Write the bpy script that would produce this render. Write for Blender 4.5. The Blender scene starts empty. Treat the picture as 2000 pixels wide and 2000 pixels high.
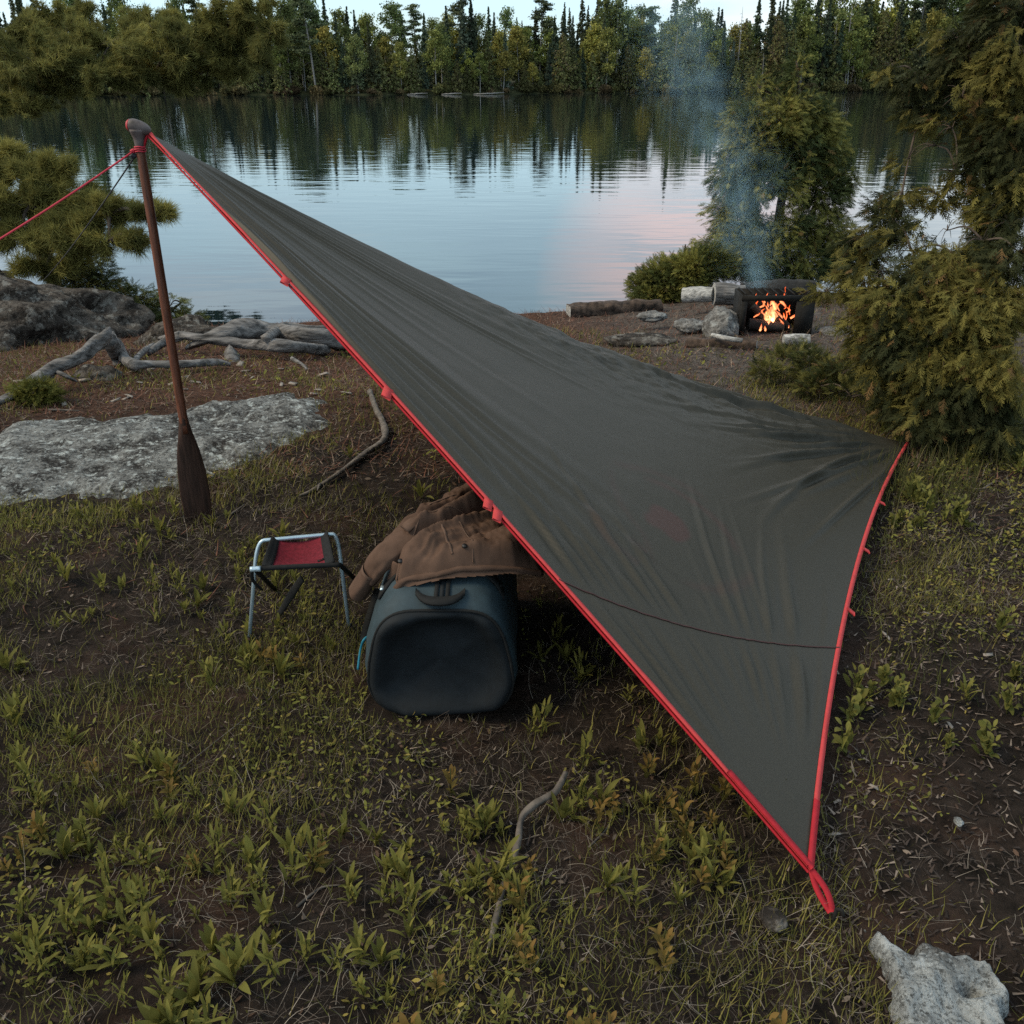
import bpy, math, random
import numpy as np
from mathutils import Vector, Matrix

R_ = math.radians
rng = np.random.default_rng(7)
random.seed(7)
sc = bpy.context.scene
C = sc.collection

# ------------------------------------------------------------------ camera
CAM_H, PITCH, FPX = 1.6, R_(25.13), 1812.0
cd = bpy.data.cameras.new("camera")
cam = bpy.data.objects.new("camera", cd); C.objects.link(cam)
cam.location = (0, 0, CAM_H); cam.rotation_euler = (math.pi/2 - PITCH, 0, 0)
cd.sensor_width = 36; cd.lens = 36*FPX/2000; cd.clip_start = 0.05; cd.clip_end = 5000
sc.camera = cam

# ------------------------------------------------------------------ sky and sun
SUN_EL, SUN_ROT = R_(46), R_(262)
w = bpy.data.worlds.new("World"); sc.world = w; w.use_nodes = True
wn, wl = w.node_tree.nodes, w.node_tree.links
wn.clear()
out = wn.new("ShaderNodeOutputWorld"); bg = wn.new("ShaderNodeBackground")
sky = wn.new("ShaderNodeTexSky"); sky.sky_type = 'NISHITA'; sky.sun_disc = False
sky.sun_elevation = SUN_EL; sky.sun_rotation = SUN_ROT; sky.dust_density = 1.0; sky.ozone_density = 1.5
tc = wn.new("ShaderNodeTexCoord")
mp = wn.new("ShaderNodeMapping"); mp.inputs['Scale'].default_value = (1.6, 1.6, 9.0)
nz = wn.new("ShaderNodeTexNoise"); nz.inputs['Scale'].default_value = 1.9; nz.inputs['Detail'].default_value = 6; nz.inputs['Roughness'].default_value = .55
cr = wn.new("ShaderNodeValToRGB"); cr.color_ramp.elements[0].position = .36; cr.color_ramp.elements[1].position = .66
cr.color_ramp.elements[0].color = (.50, .50, .50, 1); cr.color_ramp.elements[1].color = (.92, .92, .92, 1)
mp2 = wn.new("ShaderNodeMapping"); mp2.inputs['Location'].default_value = (3.1, .4, 0); mp2.inputs['Scale'].default_value = (1, 1, 2.2)
nz2 = wn.new("ShaderNodeTexNoise"); nz2.inputs['Scale'].default_value = 1.6; nz2.inputs['Detail'].default_value = 3
cc = wn.new("ShaderNodeValToRGB")
cc.color_ramp.elements[0].position = .42; cc.color_ramp.elements[0].color = (4.3, 6.1, 7.0, 1)
cc.color_ramp.elements[1].position = .62; cc.color_ramp.elements[1].color = (7.0, 7.4, 7.6, 1)
mx = wn.new("ShaderNodeMix"); mx.data_type = 'RGBA'
# a pink lit cloud bank to the right of the middle
pd = wn.new("ShaderNodeVectorMath"); pd.operation = 'DOT_PRODUCT'; pd.inputs[1].default_value = Vector((.20, .955, .20)).normalized()
pr = wn.new("ShaderNodeMapRange"); pr.inputs[1].default_value = .984; pr.inputs[2].default_value = .999
pm = wn.new("ShaderNodeMix"); pm.data_type = 'RGBA'; pm.inputs[7].default_value = (8.6, 6.8, 6.7, 1)
wl.new(tc.outputs['Generated'], pd.inputs[0]); wl.new(pd.outputs['Value'], pr.inputs[0])
pn = wn.new("ShaderNodeMapRange"); pn.inputs[1].default_value = .40; pn.inputs[2].default_value = .60; pn.inputs[3].default_value = .15
pq = wn.new("ShaderNodeMath"); pq.operation = 'MULTIPLY'
mp3 = wn.new("ShaderNodeMapping"); mp3.inputs['Scale'].default_value = (3, 3, 16); nz3_ = wn.new("ShaderNodeTexNoise"); nz3_.inputs['Scale'].default_value = 1.6; nz3_.inputs['Detail'].default_value = 5
wl.new(tc.outputs['Generated'], mp3.inputs[0]); wl.new(mp3.outputs[0], nz3_.inputs[0]); wl.new(nz3_.outputs[0], pn.inputs[0]); wl.new(pn.outputs[0], pq.inputs[0]); wl.new(pr.outputs[0], pq.inputs[1])
bg.inputs['Strength'].default_value = .14
for a, b in ((tc.outputs['Generated'], mp.inputs[0]), (mp.outputs[0], nz.inputs[0]), (nz.outputs[0], cr.inputs[0]),
             (tc.outputs['Generated'], mp2.inputs[0]), (mp2.outputs[0], nz2.inputs[0]), (nz2.outputs[0], cc.inputs[0]),
             (cr.outputs[0], mx.inputs[0]), (sky.outputs[0], mx.inputs[6]), (cc.outputs[0], mx.inputs[7]),
             (mx.outputs[2], pm.inputs[6]), (pq.outputs[0], pm.inputs[0]), (pm.outputs[2], bg.inputs[0]), (bg.outputs[0], out.inputs[0])):
    wl.new(a, b)
sl = bpy.data.lights.new("sun", 'SUN'); sl.energy = 2.1; sl.angle = R_(26); sl.color = (1, .83, .55)
so = bpy.data.objects.new("sun", sl); C.objects.link(so)
sd = Vector((math.sin(SUN_ROT)*math.cos(SUN_EL), math.cos(SUN_ROT)*math.cos(SUN_EL), math.sin(SUN_EL)))
so.rotation_euler = sd.to_track_quat('Z', 'Y').to_euler(); so.location = sd*30
sc.view_settings.view_transform = 'Standard'; sc.view_settings.look = 'None'
sc.view_settings.exposure = 0.36; sc.view_settings.gamma = 1
sc.render.engine = 'CYCLES'
sc.cycles.use_denoising = False
try: sc.cycles.denoiser = 'OPENIMAGEDENOISE'
except Exception: pass
sc.cycles.max_bounces = 6; sc.cycles.diffuse_bounces = 3; sc.cycles.glossy_bounces = 3
sc.cycles.volume_bounces = 0; sc.cycles.transparent_max_bounces = 24
sc.cycles.sample_clamp_indirect = 4

# ------------------------------------------------------------------ helpers
ct, st = math.cos(PITCH), math.sin(PITCH)
def ray(u, v):
    a, b = (u-1000)/FPX, (v-1000)/FPX
    return np.array([a, ct - b*st, -st - b*ct])
def PZ(u, v, z=0.):
    d = ray(u, v); return np.array([0, 0, CAM_H]) + d*((z-CAM_H)/d[2])
def PY(u, v, y):
    d = ray(u, v); return np.array([0, 0, CAM_H]) + d*(y/d[1])
def proj(p):
    p = np.asarray(p, float); q = p - np.array([0, 0, CAM_H])
    dz = q[..., 1]*ct - q[..., 2]*st; up = q[..., 1]*st + q[..., 2]*ct
    return 1000 + FPX*q[..., 0]/dz, 1000 - FPX*up/dz
def pxm(p):                                   # metres per photo pixel at p
    q = np.asarray(p, float) - np.array([0, 0, CAM_H]); return (q[1]*ct - q[2]*st)/FPX
def sstep(a, b, x):
    t = np.clip((x-a)/(b-a), 0, 1); return t*t*(3-2*t)
def _h(ix, iy, iz, s):
    n = (ix*374761393 + iy*668265263 + iz*2147483647*3 + s*974711) & 0x7fffffff
    n = ((n ^ (n >> 13))*1274126177) & 0x7fffffff
    n = ((n ^ (n >> 15))*2246822519) & 0x7fffffff
    return ((n ^ (n >> 16)) & 0xffff)/65535.0
def noise3(x, y, z=0., s=0):
    x, y, z = np.broadcast_arrays(np.asarray(x, float), np.asarray(y, float), np.asarray(z, float))
    ix, iy, iz = np.floor(x).astype(np.int64), np.floor(y).astype(np.int64), np.floor(z).astype(np.int64)
    fx, fy, fz = x-ix, y-iy, z-iz
    fx, fy, fz = fx*fx*(3-2*fx), fy*fy*(3-2*fy), fz*fz*(3-2*fz)
    r = 0
    for a in (0, 1):
        for b in (0, 1):
            for c in (0, 1):
                r = r + _h(ix+a, iy+b, iz+c, s)*(fx if a else 1-fx)*(fy if b else 1-fy)*(fz if c else 1-fz)
    return r*2-1
def fbm(x, y, z=0., o=4, s=0):
    r, a = 0, 1.
    for k in range(o):
        f = 2.03**k; r = r + a*noise3(np.asarray(x)*f, np.asarray(y)*f, np.asarray(z)*f, s+k); a *= .5
    return r
def link(o, parent=None):
    C.objects.link(o)
    if parent is not None: o.parent = parent
    return o
def mesh_np(name, V, F, mat, parent=None, col=None, smooth=False):
    """F: list of int arrays (n,3) / (n,4)."""
    me = bpy.data.meshes.new(name)
    V = np.ascontiguousarray(V, np.float32).reshape(-1, 3)
    me.vertices.add(len(V)); me.vertices.foreach_set('co', V.ravel())
    F = [np.asarray(f, np.int32) for f in F if len(f)]
    lv = np.concatenate([f.ravel() for f in F]); tot = np.concatenate([np.full(len(f), f.shape[1], np.int32) for f in F])
    st_ = np.concatenate([[0], np.cumsum(tot)[:-1]]).astype(np.int32)
    me.loops.add(len(lv)); me.loops.foreach_set('vertex_index', lv)
    me.polygons.add(len(tot)); me.polygons.foreach_set('loop_start', st_); me.polygons.foreach_set('loop_total', tot)
    me.update(calc_edges=True)
    if col is not None:
        c = np.ones((len(V), 4), np.float32); c[:, :3] = col
        at = me.color_attributes.new('col', 'FLOAT_COLOR', 'POINT'); at.data.foreach_set('color', c.ravel())
    if smooth: me.polygons.foreach_set('use_smooth', np.ones(len(tot), bool))
    me.materials.append(mat); me.validate()
    return link(bpy.data.objects.new(name, me), parent)
def tag(o, label=None, cat=None, group=None, kind=None):
    if label: o['label'] = label
    if cat: o['category'] = cat
    if group: o['group'] = group
    if kind: o['kind'] = kind
    return o
def empty(name, loc, label, cat, group=None):
    o = bpy.data.objects.new(name, None); o.empty_display_size = .1; C.objects.link(o); o.location = [float(a) for a in loc]
    return tag(o, label, cat, group)
def copy_tree(src, loc, rz=0., scale=1., label=None, group=None, lean=(0, 0)):
    c = src.copy(); C.objects.link(c)
    c.location = [float(a) for a in loc]; c.rotation_euler = (lean[0], lean[1], rz)
    c.scale = (scale,)*3 if np.isscalar(scale) else scale
    if label: c['label'] = label
    if group: c['group'] = group
    for ch in list(src.children):
        d = ch.copy(); C.objects.link(d); d.parent = c
    return c
class MB:
    def __init__(s): s.V, s.F, s.n, s.c = [], [], 0, []
    def add(s, V, F, col=None):
        V = np.asarray(V, float).reshape(-1, 3)
        for f in F:
            f = np.asarray(f, int)
            if len(f): s.F.append(f + s.n)
        s.V.append(V); s.n += len(V)
        if col is not None: s.c.append(np.broadcast_to(np.asarray(col, float), (len(V), 3)))
    def build(s, name, mat, parent=None, smooth=False):
        V = np.concatenate(s.V)
        F3 = [f for f in s.F if f.shape[1] == 3]; F4 = [f for f in s.F if f.shape[1] == 4]
        F = ([np.concatenate(F3)] if F3 else []) + ([np.concatenate(F4)] if F4 else [])
        return mesh_np(name, V, F, mat, parent, np.concatenate(s.c) if s.c else None, smooth)
def grid_faces(nu, nv, wrap=False):
    i = np.arange(nu-1)[:, None]; j = np.arange(nv if wrap else nv-1)[None]
    j2 = (j+1) % nv
    return np.stack([i*nv+j, i*nv+j2, (i+1)*nv+j2, (i+1)*nv+j], -1).reshape(-1, 4)
def spline(P, n):
    P = np.asarray(P, float); m = len(P)
    if m < 3: 
        t = np.linspace(0, 1, n)[:, None]; return P[0]*(1-t)+P[-1]*t
    Q = np.vstack([2*P[0]-P[1], P, 2*P[-1]-P[-2]])
    t = np.linspace(0, m-1-1e-6, n); k = t.astype(int); f = (t-k)[:, None]
    a, b, c, d = Q[k], Q[k+1], Q[k+2], Q[k+3]
    return .5*((2*b) + (c-a)*f + (2*a-5*b+4*c-d)*f**2 + (3*b-a-3*c+d)*f**3)
def tube(P, rad, seg=10, n=None, rough=0., s=0, flat=None, cap=True, fr=6.):
    P = np.asarray(P, float)
    rad = np.asarray(rad, float)
    if rad.ndim == 0: rad = np.full(len(P), float(rad))
    if n:
        rad = np.interp(np.linspace(0, 1, n), np.linspace(0, 1, len(rad)), rad); P = spline(P, n)
    elif len(rad) != len(P): rad = np.interp(np.linspace(0, 1, len(P)), np.linspace(0, 1, len(rad)), rad)
    T = np.gradient(P, axis=0); T /= np.linalg.norm(T, axis=1)[:, None]+1e-9
    up = np.array([0, 0, 1.]) if abs(T[0][2]) < .9 else np.array([1., 0, 0])
    N = []; pn = up
    for t in T:
        q = pn - t*np.dot(pn, t); q /= np.linalg.norm(q)+1e-9; N.append(q); pn = q
    N = np.array(N); B = np.cross(T, N)
    a = np.linspace(0, 2*np.pi, seg, endpoint=False)
    fx, fy = (1, 1) if flat is None else flat
    V = P[:, None] + (N[:, None]*np.cos(a)[None, :, None]*fx + B[:, None]*np.sin(a)[None, :, None]*fy)*rad[:, None, None]
    if rough:
        L = np.concatenate([[0], np.cumsum(np.linalg.norm(np.diff(P, axis=0), axis=1))])
        nn = fbm(L[:, None]*fr, 1.6*np.cos(a)[None], 1.6*np.sin(a)[None]+0*L[:, None], 3, s)
        V = V + (V-P[:, None])*(nn*rough)[..., None]
    F = [grid_faces(len(P), seg, True)]
    V = V.reshape(-1, 3)
    if cap:
        k = len(V); V = np.vstack([V, P[0], P[-1]])
        j = np.arange(seg); j2 = (j+1) % seg; o = (len(P)-1)*seg
        F.append(np.stack([np.full(seg, k), j2, j], 1)); F.append(np.stack([np.full(seg, k+1), o+j, o+j2], 1))
    return V, F
def tube_obj(name, P, rad, mat, parent=None, **k):
    V, F = tube(P, rad, **k)
    return mesh_np(name, V, F[:1][::1] and ([F[0]] + F[1:]), mat, parent, smooth=True)
def box(c, d, M=None):
    c = np.asarray(c, float); d = np.asarray(d, float)/2
    V = np.array([[x, y, z] for x in (-1, 1) for y in (-1, 1) for z in (-1, 1)], float)*d
    if M is not None: V = V @ np.asarray(M, float).T
    return V + c, [np.array([[0, 1, 3, 2], [4, 6, 7, 5], [0, 4, 5, 1], [2, 3, 7, 6], [0, 2, 6, 4], [1, 5, 7, 3]])]
def rotz(a): c, s = math.cos(a), math.sin(a); return np.array([[c, -s, 0], [s, c, 0], [0, 0, 1]])
def norm(v): return v/(np.linalg.norm(v, axis=-1, keepdims=True)+1e-9)

# ------------------------------------------------------------------ materials
def mat_new(name):
    m = bpy.data.materials.new(name); m.use_nodes = True
    return m, m.node_tree.nodes, m.node_tree.links, m.node_tree.nodes['Principled BSDF']
def mat_plain(name, col, rough=.6, metal=0., spec=.4, var=.25, scale=8., bump=0., bscale=60., dist=.004, stretch=(1, 1, 1), det=5):
    m, n, l, b = mat_new(name)
    t = n.new('ShaderNodeTexCoord'); mp_ = n.new('ShaderNodeMapping'); mp_.inputs['Scale'].default_value = stretch
    l.new(t.outputs['Object'], mp_.inputs[0])
    z = n.new('ShaderNodeTexNoise'); z.inputs['Scale'].default_value = scale; z.inputs['Detail'].default_value = det
    l.new(mp_.outputs[0], z.inputs[0])
    r = n.new('ShaderNodeValToRGB'); r.color_ramp.elements[0].position = .3; r.color_ramp.elements[1].position = .7
    r.color_ramp.elements[0].color = (*[c*(1-var) for c in col], 1); r.color_ramp.elements[1].color = (*[min(1, c*(1+var)) for c in col], 1)
    l.new(z.outputs[0], r.inputs[0]); l.new(r.outputs[0], b.inputs['Base Color'])
    b.inputs['Roughness'].default_value = rough; b.inputs['Metallic'].default_value = metal; b.inputs['Specular IOR Level'].default_value = spec
    if bump:
        z2 = n.new('ShaderNodeTexNoise'); z2.inputs['Scale'].default_value = bscale; z2.inputs['Detail'].default_value = 4
        l.new(mp_.outputs[0], z2.inputs[0])
        bp = n.new('ShaderNodeBump'); bp.inputs['Strength'].default_value = bump; bp.inputs['Distance'].default_value = dist
        l.new(z2.outputs[0], bp.inputs['Height']); l.new(bp.outputs[0], b.inputs['Normal'])
    return m
def mat_leaf(name, rough=.75, spec=.15, hue=0., val=0., trans=.0):
    m, n, l, b = mat_new(name)
    a = n.new('ShaderNodeAttribute'); a.attribute_name = 'col'
    src = a.outputs['Color']
    if val or hue:
        oi = n.new('ShaderNodeObjectInfo'); hs = n.new('ShaderNodeHueSaturation')
        m1 = n.new('ShaderNodeMapRange'); m1.inputs[3].default_value = 1-val; m1.inputs[4].default_value = 1+val
        m2 = n.new('ShaderNodeMapRange'); m2.inputs[3].default_value = .5-hue; m2.inputs[4].default_value = .5+hue
        mm = n.new('ShaderNodeMath'); mm.operation = 'MULTIPLY'; mm.inputs[1].default_value = 7.31
        fr = n.new('ShaderNodeMath'); fr.operation = 'FRACT'
        l.new(oi.outputs['Random'], m1.inputs[0]); l.new(oi.outputs['Random'], mm.inputs[0]); l.new(mm.outputs[0], fr.inputs[0]); l.new(fr.outputs[0], m2.inputs[0])
        l.new(m1.outputs[0], hs.inputs['Value']); l.new(m2.outputs[0], hs.inputs['Hue']); l.new(src, hs.inputs['Color']); src = hs.outputs[0]
    l.new(src, b.inputs['Base Color'])
    b.inputs['Roughness'].default_value = rough; b.inputs['Specular IOR Level'].default_value = spec
    if trans:
        tr = n.new('ShaderNodeBsdfTranslucent'); l.new(src, tr.inputs[0]); ms = n.new('ShaderNodeMixShader'); ms.inputs[0].default_value = trans
        o = n['Material Output']; l.new(b.outputs[0], ms.inputs[1]); l.new(tr.outputs[0], ms.inputs[2]); l.new(ms.outputs[0], o.inputs[0])
    return m
def mat_rock(name, light, dark, lichen=(.34, .36, .32), sc_=6., thr=(.42, .6), bump=.9, speck=60.):
    m, n, l, b = mat_new(name)
    t = n.new('ShaderNodeTexCoord')
    def N(s, d=8, r=.62):
        z = n.new('ShaderNodeTexNoise'); z.inputs['Scale'].default_value = s; z.inputs['Detail'].default_value = d; z.inputs['Roughness'].default_value = r
        l.new(t.outputs['Object'], z.inputs[0]); return z
    def ramp(src, p0, c0, p1, c1):
        r = n.new('ShaderNodeValToRGB'); r.color_ramp.elements[0].position = p0; r.color_ramp.elements[1].position = p1
        r.color_ramp.elements[0].color = (*c0, 1); r.color_ramp.elements[1].color = (*c1, 1); l.new(src, r.inputs[0]); return r
    def mix(f, a, bb):
        x = n.new('ShaderNodeMix'); x.data_type = 'RGBA'; l.new(f, x.inputs[0]); l.new(a, x.inputs[6]); l.new(bb, x.inputs[7]); return x.outputs[2]
    base = ramp(N(sc_).outputs[0], thr[0], dark, thr[1], light)
    sp = ramp(N(speck, 3, .7).outputs[0], .44, tuple(c*.35 for c in dark), .6, light)
    mk = ramp(N(speck*.8, 4, .7).outputs[0], .46, (0, 0, 0), .54, (.75, .75, .75))
    c1 = mix(mk.outputs[0], base.outputs[0], sp.outputs[0])
    lk = ramp(N(sc_*2.7, 9, .68).outputs[0], .54, (0, 0, 0), .62, (1, 1, 1))
    li = n.new('ShaderNodeRGB'); li.outputs[0].default_value = (*lichen, 1)
    c2 = mix(lk.outputs[0], c1, li.outputs[0]); l.new(c2, b.inputs['Base Color'])
    b.inputs['Roughness'].default_value = .92; b.inputs['Specular IOR Level'].default_value = .2
    z = N(sc_*5, 8, .7); bp = n.new('ShaderNodeBump'); bp.inputs['Strength'].default_value = bump; bp.inputs['Distance'].default_value = .02
    l.new(z.outputs[0], bp.inputs['Height']); l.new(bp.outputs[0], b.inputs['Normal'])
    return m
M_leaf = mat_leaf('foliage', trans=.34); M_far = mat_leaf('far_foliage', hue=.022, val=.32, trans=.2)
M_grass = mat_leaf('grass_blades', rough=.8, trans=.28); M_litter = mat_leaf('litter', rough=.9)
M_bark = mat_plain('bark', (.075, .055, .042), .95, var=.5, scale=14, bump=.8, bscale=30, dist=.02, stretch=(1, 1, .3))
M_birch = mat_plain('birch_bark', (.27, .26, .245), .9, var=.9, scale=26, bump=.3, bscale=25, stretch=(1, 1, 3))
M_snag = mat_plain('dead_wood', (.22, .205, .19), .95, var=.4, scale=10)
M_drift = mat_plain('weathered_wood', (.120, .110, .104), .95, var=.85, scale=30, bump=1., bscale=55, dist=.016, det=9, stretch=(.22, 1, 1))
M_stick = mat_plain('grey_stick', (.10, .082, .068), .95, var=.55, scale=30, bump=.8, bscale=70, dist=.004)
M_char = mat_plain('charred_wood', (.022, .019, .017), .9, var=.5, scale=18, bump=.8, bscale=40, dist=.01)
M_brownlog = mat_plain('brown_log', (.055, .036, .026), .95, var=.8, scale=22, bump=.9, bscale=36, dist=.012)
M_palelog = mat_plain('pale_log', (.30, .29, .275), .9, var=.6, scale=16, bump=.6, bscale=30, dist=.01, stretch=(1, 4, 4))
M_iron = mat_plain('sooty_iron', (.012, .011, .010), .8, var=.4, scale=20, spec=.2)
M_alu = mat_plain('brushed_aluminium', (.42, .52, .58), .32, metal=.5, var=.08, scale=40)
M_redfab = mat_plain('red_stool_fabric', (.125, .010, .018), .85, var=.3, scale=90, bump=.5, bscale=400, dist=.001, spec=.2)
M_black = mat_plain('black_webbing_and_frame_shade', (.012, .012, .012), .85, var=.2, scale=60, spec=.2)
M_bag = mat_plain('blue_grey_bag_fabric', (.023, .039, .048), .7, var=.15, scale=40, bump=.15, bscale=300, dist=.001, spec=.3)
M_bagend = mat_plain('bag_zip_and_panel_shade', (.0065, .0085, .0105), .75, var=.2, scale=40, bump=.15, bscale=300, dist=.001, spec=.25)  # tarp's shade on the end panel is put into this colour; zip shares it
M_teal = mat_plain('teal_cord', (.01, .16, .24), .7, var=.1)
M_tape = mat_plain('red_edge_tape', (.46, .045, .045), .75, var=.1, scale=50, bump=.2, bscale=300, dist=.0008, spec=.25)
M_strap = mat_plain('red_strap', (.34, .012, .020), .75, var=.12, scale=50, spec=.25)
M_cord = mat_plain('red_cord', (.48, .03, .05), .7, var=.1)
M_darkcord = mat_plain('dark_cord', (.03, .03, .035), .7, var=.1)
M_coat = mat_plain('brown_canvas', (.088, .053, .038), .95, var=.22, scale=22, bump=.35, bscale=420, dist=.0012, spec=.1)
M_coatseam = mat_plain('brown_canvas_seam', (.102, .064, .047), .95, var=.2, scale=40, spec=.1)
M_button = mat_plain('dark_button', (.012, .010, .010), .5, var=.1)
M_wood = mat_plain('varnished_wood', (.125, .042, .022), .5, var=.5, scale=22, spec=.4, stretch=(6, 6, .6), bump=.1, bscale=120, dist=.001)
M_blade = mat_plain('dark_blade_wood', (.045, .022, .015), .55, var=.45, scale=16, spec=.3, stretch=(8, 8, .6))
M_grip = mat_plain('worn_grip', (.075, .058, .055), .6, var=.7, scale=28, spec=.4)
M_redpaint = mat_plain('red_paint', (.40, .03, .035), .55, var=.2)
M_rockslab = mat_rock('lichen_granite', (.215, .212, .200), (.024, .020, .017), (.37, .385, .37), 9., (.42, .60), 1., 55.)
M_rockfore = mat_rock('pale_granite', (.34, .35, .345), (.085, .082, .078), (.40, .41, .405), 8., (.38, .6), 1., 120.)
M_rockleft = mat_rock('weathered_rock', (.115, .096, .080), (.026, .020, .016), (.18, .165, .145), 5.5, (.44, .62), 1.4, 26.)
M_stone = mat_rock('fire_stone', (.21, .20, .19), (.10, .095, .09), (.25, .25, .24), 6, (.4, .6), .8, 50.)

# ------------------------------------------------------------------ terrain
WATER = -0.95
def ys(x):
    x = np.asarray(x, float)
    return 8.95 + .22*np.sin(x*.9+.6) + 1.15*sstep(.9, 2.2, x) + 15*sstep(-10.6, -13.6, x) + 10*sstep(9, 16, x)
def yfar(x):
    x = np.asarray(x, float)
    return 168 + 22*np.tanh(x/60)*1.0 + .0009*np.clip(x, 0, None)**2 + 2.5*np.sin(x*.11) + 1.2*np.sin(x*.37+1)
def H(x, y, fine=True):
    x, y = np.broadcast_arrays(np.asarray(x, float), np.asarray(y, float))
    s = ys(x) - y
    h = -.30*sstep(3.9, .8, s) - .75*sstep(.95, -.25, s) - 2.*sstep(0, -9, s)
    if fine:
        near = sstep(40, 14, np.abs(y)+np.abs(x)*.5)
        h = h + near*(.030*fbm(x*.9, y*.9, 0, 3, 3) + .014*fbm(x*4.1, y*4.1, 0, 3, 9))
    sf = y - yfar(x)
    far = -3.05 + 2.35*sstep(-6, 1.5, sf) + .35*sstep(1, 5, sf) + .06*np.clip(sf, 0, 90) + 6*sstep(60, 400, sf)
    return np.where(sf > -8, np.maximum(h, far), h)
def geo(a, b, first, k):
    o, d, x = [], first, a
    while x < b: d *= k; x += d; o.append(x)
    return np.array(o)
xr = geo(7., 900, .06, 1.12); gx = np.concatenate([-xr[::-1], np.arange(-7, 7.01, .05), xr])
gy = np.concatenate([-geo(1., 500, .06, 1.2)[::-1], np.arange(-1, 12.6, .05), geo(12.6, 135, .06, 1.13), np.arange(140, 260, 3.), geo(260, 2500, 4, 1.2)])
X, Y = np.meshgrid(gx, gy, indexing='ij')
Z = H(X, Y)
m, n, l, b = mat_new('forest_floor')
t = n.new('ShaderNodeTexCoord')
def gn(s, d=6, r=.6):
    z = n.new('ShaderNodeTexNoise'); z.inputs['Scale'].default_value = s; z.inputs['Detail'].default_value = d; z.inputs['Roughness'].default_value = r
    l.new(t.outputs['Object'], z.inputs[0]); return z.outputs[0]
def gr(src, p0, c0, p1, c1):
    r = n.new('ShaderNodeValToRGB'); r.color_ramp.elements[0].position = p0; r.color_ramp.elements[1].position = p1
    r.color_ramp.elements[0].color = (*c0, 1); r.color_ramp.elements[1].color = (*c1, 1); l.new(src, r.inputs[0]); return r.outputs[0]
def gm(f, a, bb):
    x = n.new('ShaderNodeMix'); x.data_type = 'RGBA'; l.new(f, x.inputs[0]); l.new(a, x.inputs[6]); l.new(bb, x.inputs[7]); return x.outputs[2]
soil = gr(gn(14, 8, .7), .35, (.011, .009, .0075), .68, (.046, .034, .028))
duff = gr(gn(22, 8, .75), .35, (.034, .018, .013), .66, (.115, .062, .042))
grey = gr(gn(16, 8, .7), .35, (.050, .042, .037), .66, (.13, .11, .097))
sep = n.new('ShaderNodeSeparateXYZ'); l.new(t.outputs['Object'], sep.inputs[0])
mr = n.new('ShaderNodeMapRange'); mr.inputs[1].default_value = 4.0; mr.inputs[2].default_value = 4.9; l.new(sep.outputs[1], mr.inputs[0])
pat = gr(gn(1.7, 4), .5, (0, 0, 0), .62, (.4, .4, .4))
mxx = n.new('ShaderNodeMath'); mxx.operation = 'MAXIMUM'; l.new(mr.outputs[0], mxx.inputs[0]); l.new(pat, mxx.inputs[1])
mr2 = n.new('ShaderNodeMapRange'); mr2.inputs[1].default_value = .2; mr2.inputs[2].default_value = 1.2; l.new(sep.outputs[0], mr2.inputs[0])
mul = n.new('ShaderNodeMath'); mul.operation = 'MULTIPLY'; l.new(mr2.outputs[0], mul.inputs[0]); l.new(mr.outputs[0], mul.inputs[1])
c = gm(mxx.outputs[0], soil, duff); c = gm(mul.outputs[0], c, grey)
mr3 = n.new('ShaderNodeMapRange'); mr3.inputs[1].default_value = 100; mr3.inputs[2].default_value = 130; l.new(sep.outputs[1], mr3.inputs[0])
c = gm(mr3.outputs[0], c, gr(gn(.8, 5), .35, (.018, .022, .010), .65, (.06, .058, .028))); l.new(c, b.inputs['Base Color'])
b.inputs['Roughness'].default_value = 1.; b.inputs['Specular IOR Level'].default_value = .05
bp = n.new('ShaderNodeBump'); bp.inputs['Strength'].default_value = 1.; bp.inputs['Distance'].default_value = .02; l.new(gn(45, 6, .75), bp.inputs['Height']); l.new(bp.outputs[0], b.inputs['Normal'])
M_ground = m
tag(mesh_np('ground', np.stack([X, Y, Z], -1), [grid_faces(len(gx), len(gy))[:, ::-1]], M_ground, smooth=True), kind='structure')

# ------------------------------------------------------------------ lake
m, n, l, b = mat_new('lake_water')
b.inputs['Base Color'].default_value = (.006, .013, .016, 1); b.inputs['Roughness'].default_value = .012; b.inputs['IOR'].default_value = 1.5
t = n.new('ShaderNodeTexCoord')
def wv(sx, sy, d):
    mp_ = n.new('ShaderNodeMapping'); mp_.inputs['Scale'].default_value = (sx, sy, 1); mp_.inputs['Rotation'].default_value = (0, 0, R_(-6)); l.new(t.outputs['Object'], mp_.inputs[0])
    z = n.new('ShaderNodeTexNoise'); z.inputs['Scale'].default_value = 1; z.inputs['Detail'].default_value = d; l.new(mp_.outputs[0], z.inputs[0]); return z.outputs[0]
a1, a2 = wv(.45, 1.5, 2), wv(1.6, 5.0, 2)
ad = n.new('ShaderNodeMath'); ad.operation = 'MULTIPLY_ADD'; ad.inputs[1].default_value = .16; l.new(a2, ad.inputs[0]); l.new(a1, ad.inputs[2])
bp = n.new('ShaderNodeBump'); bp.inputs['Strength'].default_value = .34; bp.inputs['Distance'].default_value = .022; l.new(ad.outputs[0], bp.inputs['Height']); l.new(bp.outputs[0], b.inputs['Normal'])
V = np.array([[-900, 5, WATER], [900, 5, WATER], [900, 330, WATER], [-900, 330, WATER]], float)
tag(mesh_np('lake', V, [np.array([[0, 1, 2, 3]])], m), kind='structure')

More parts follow.
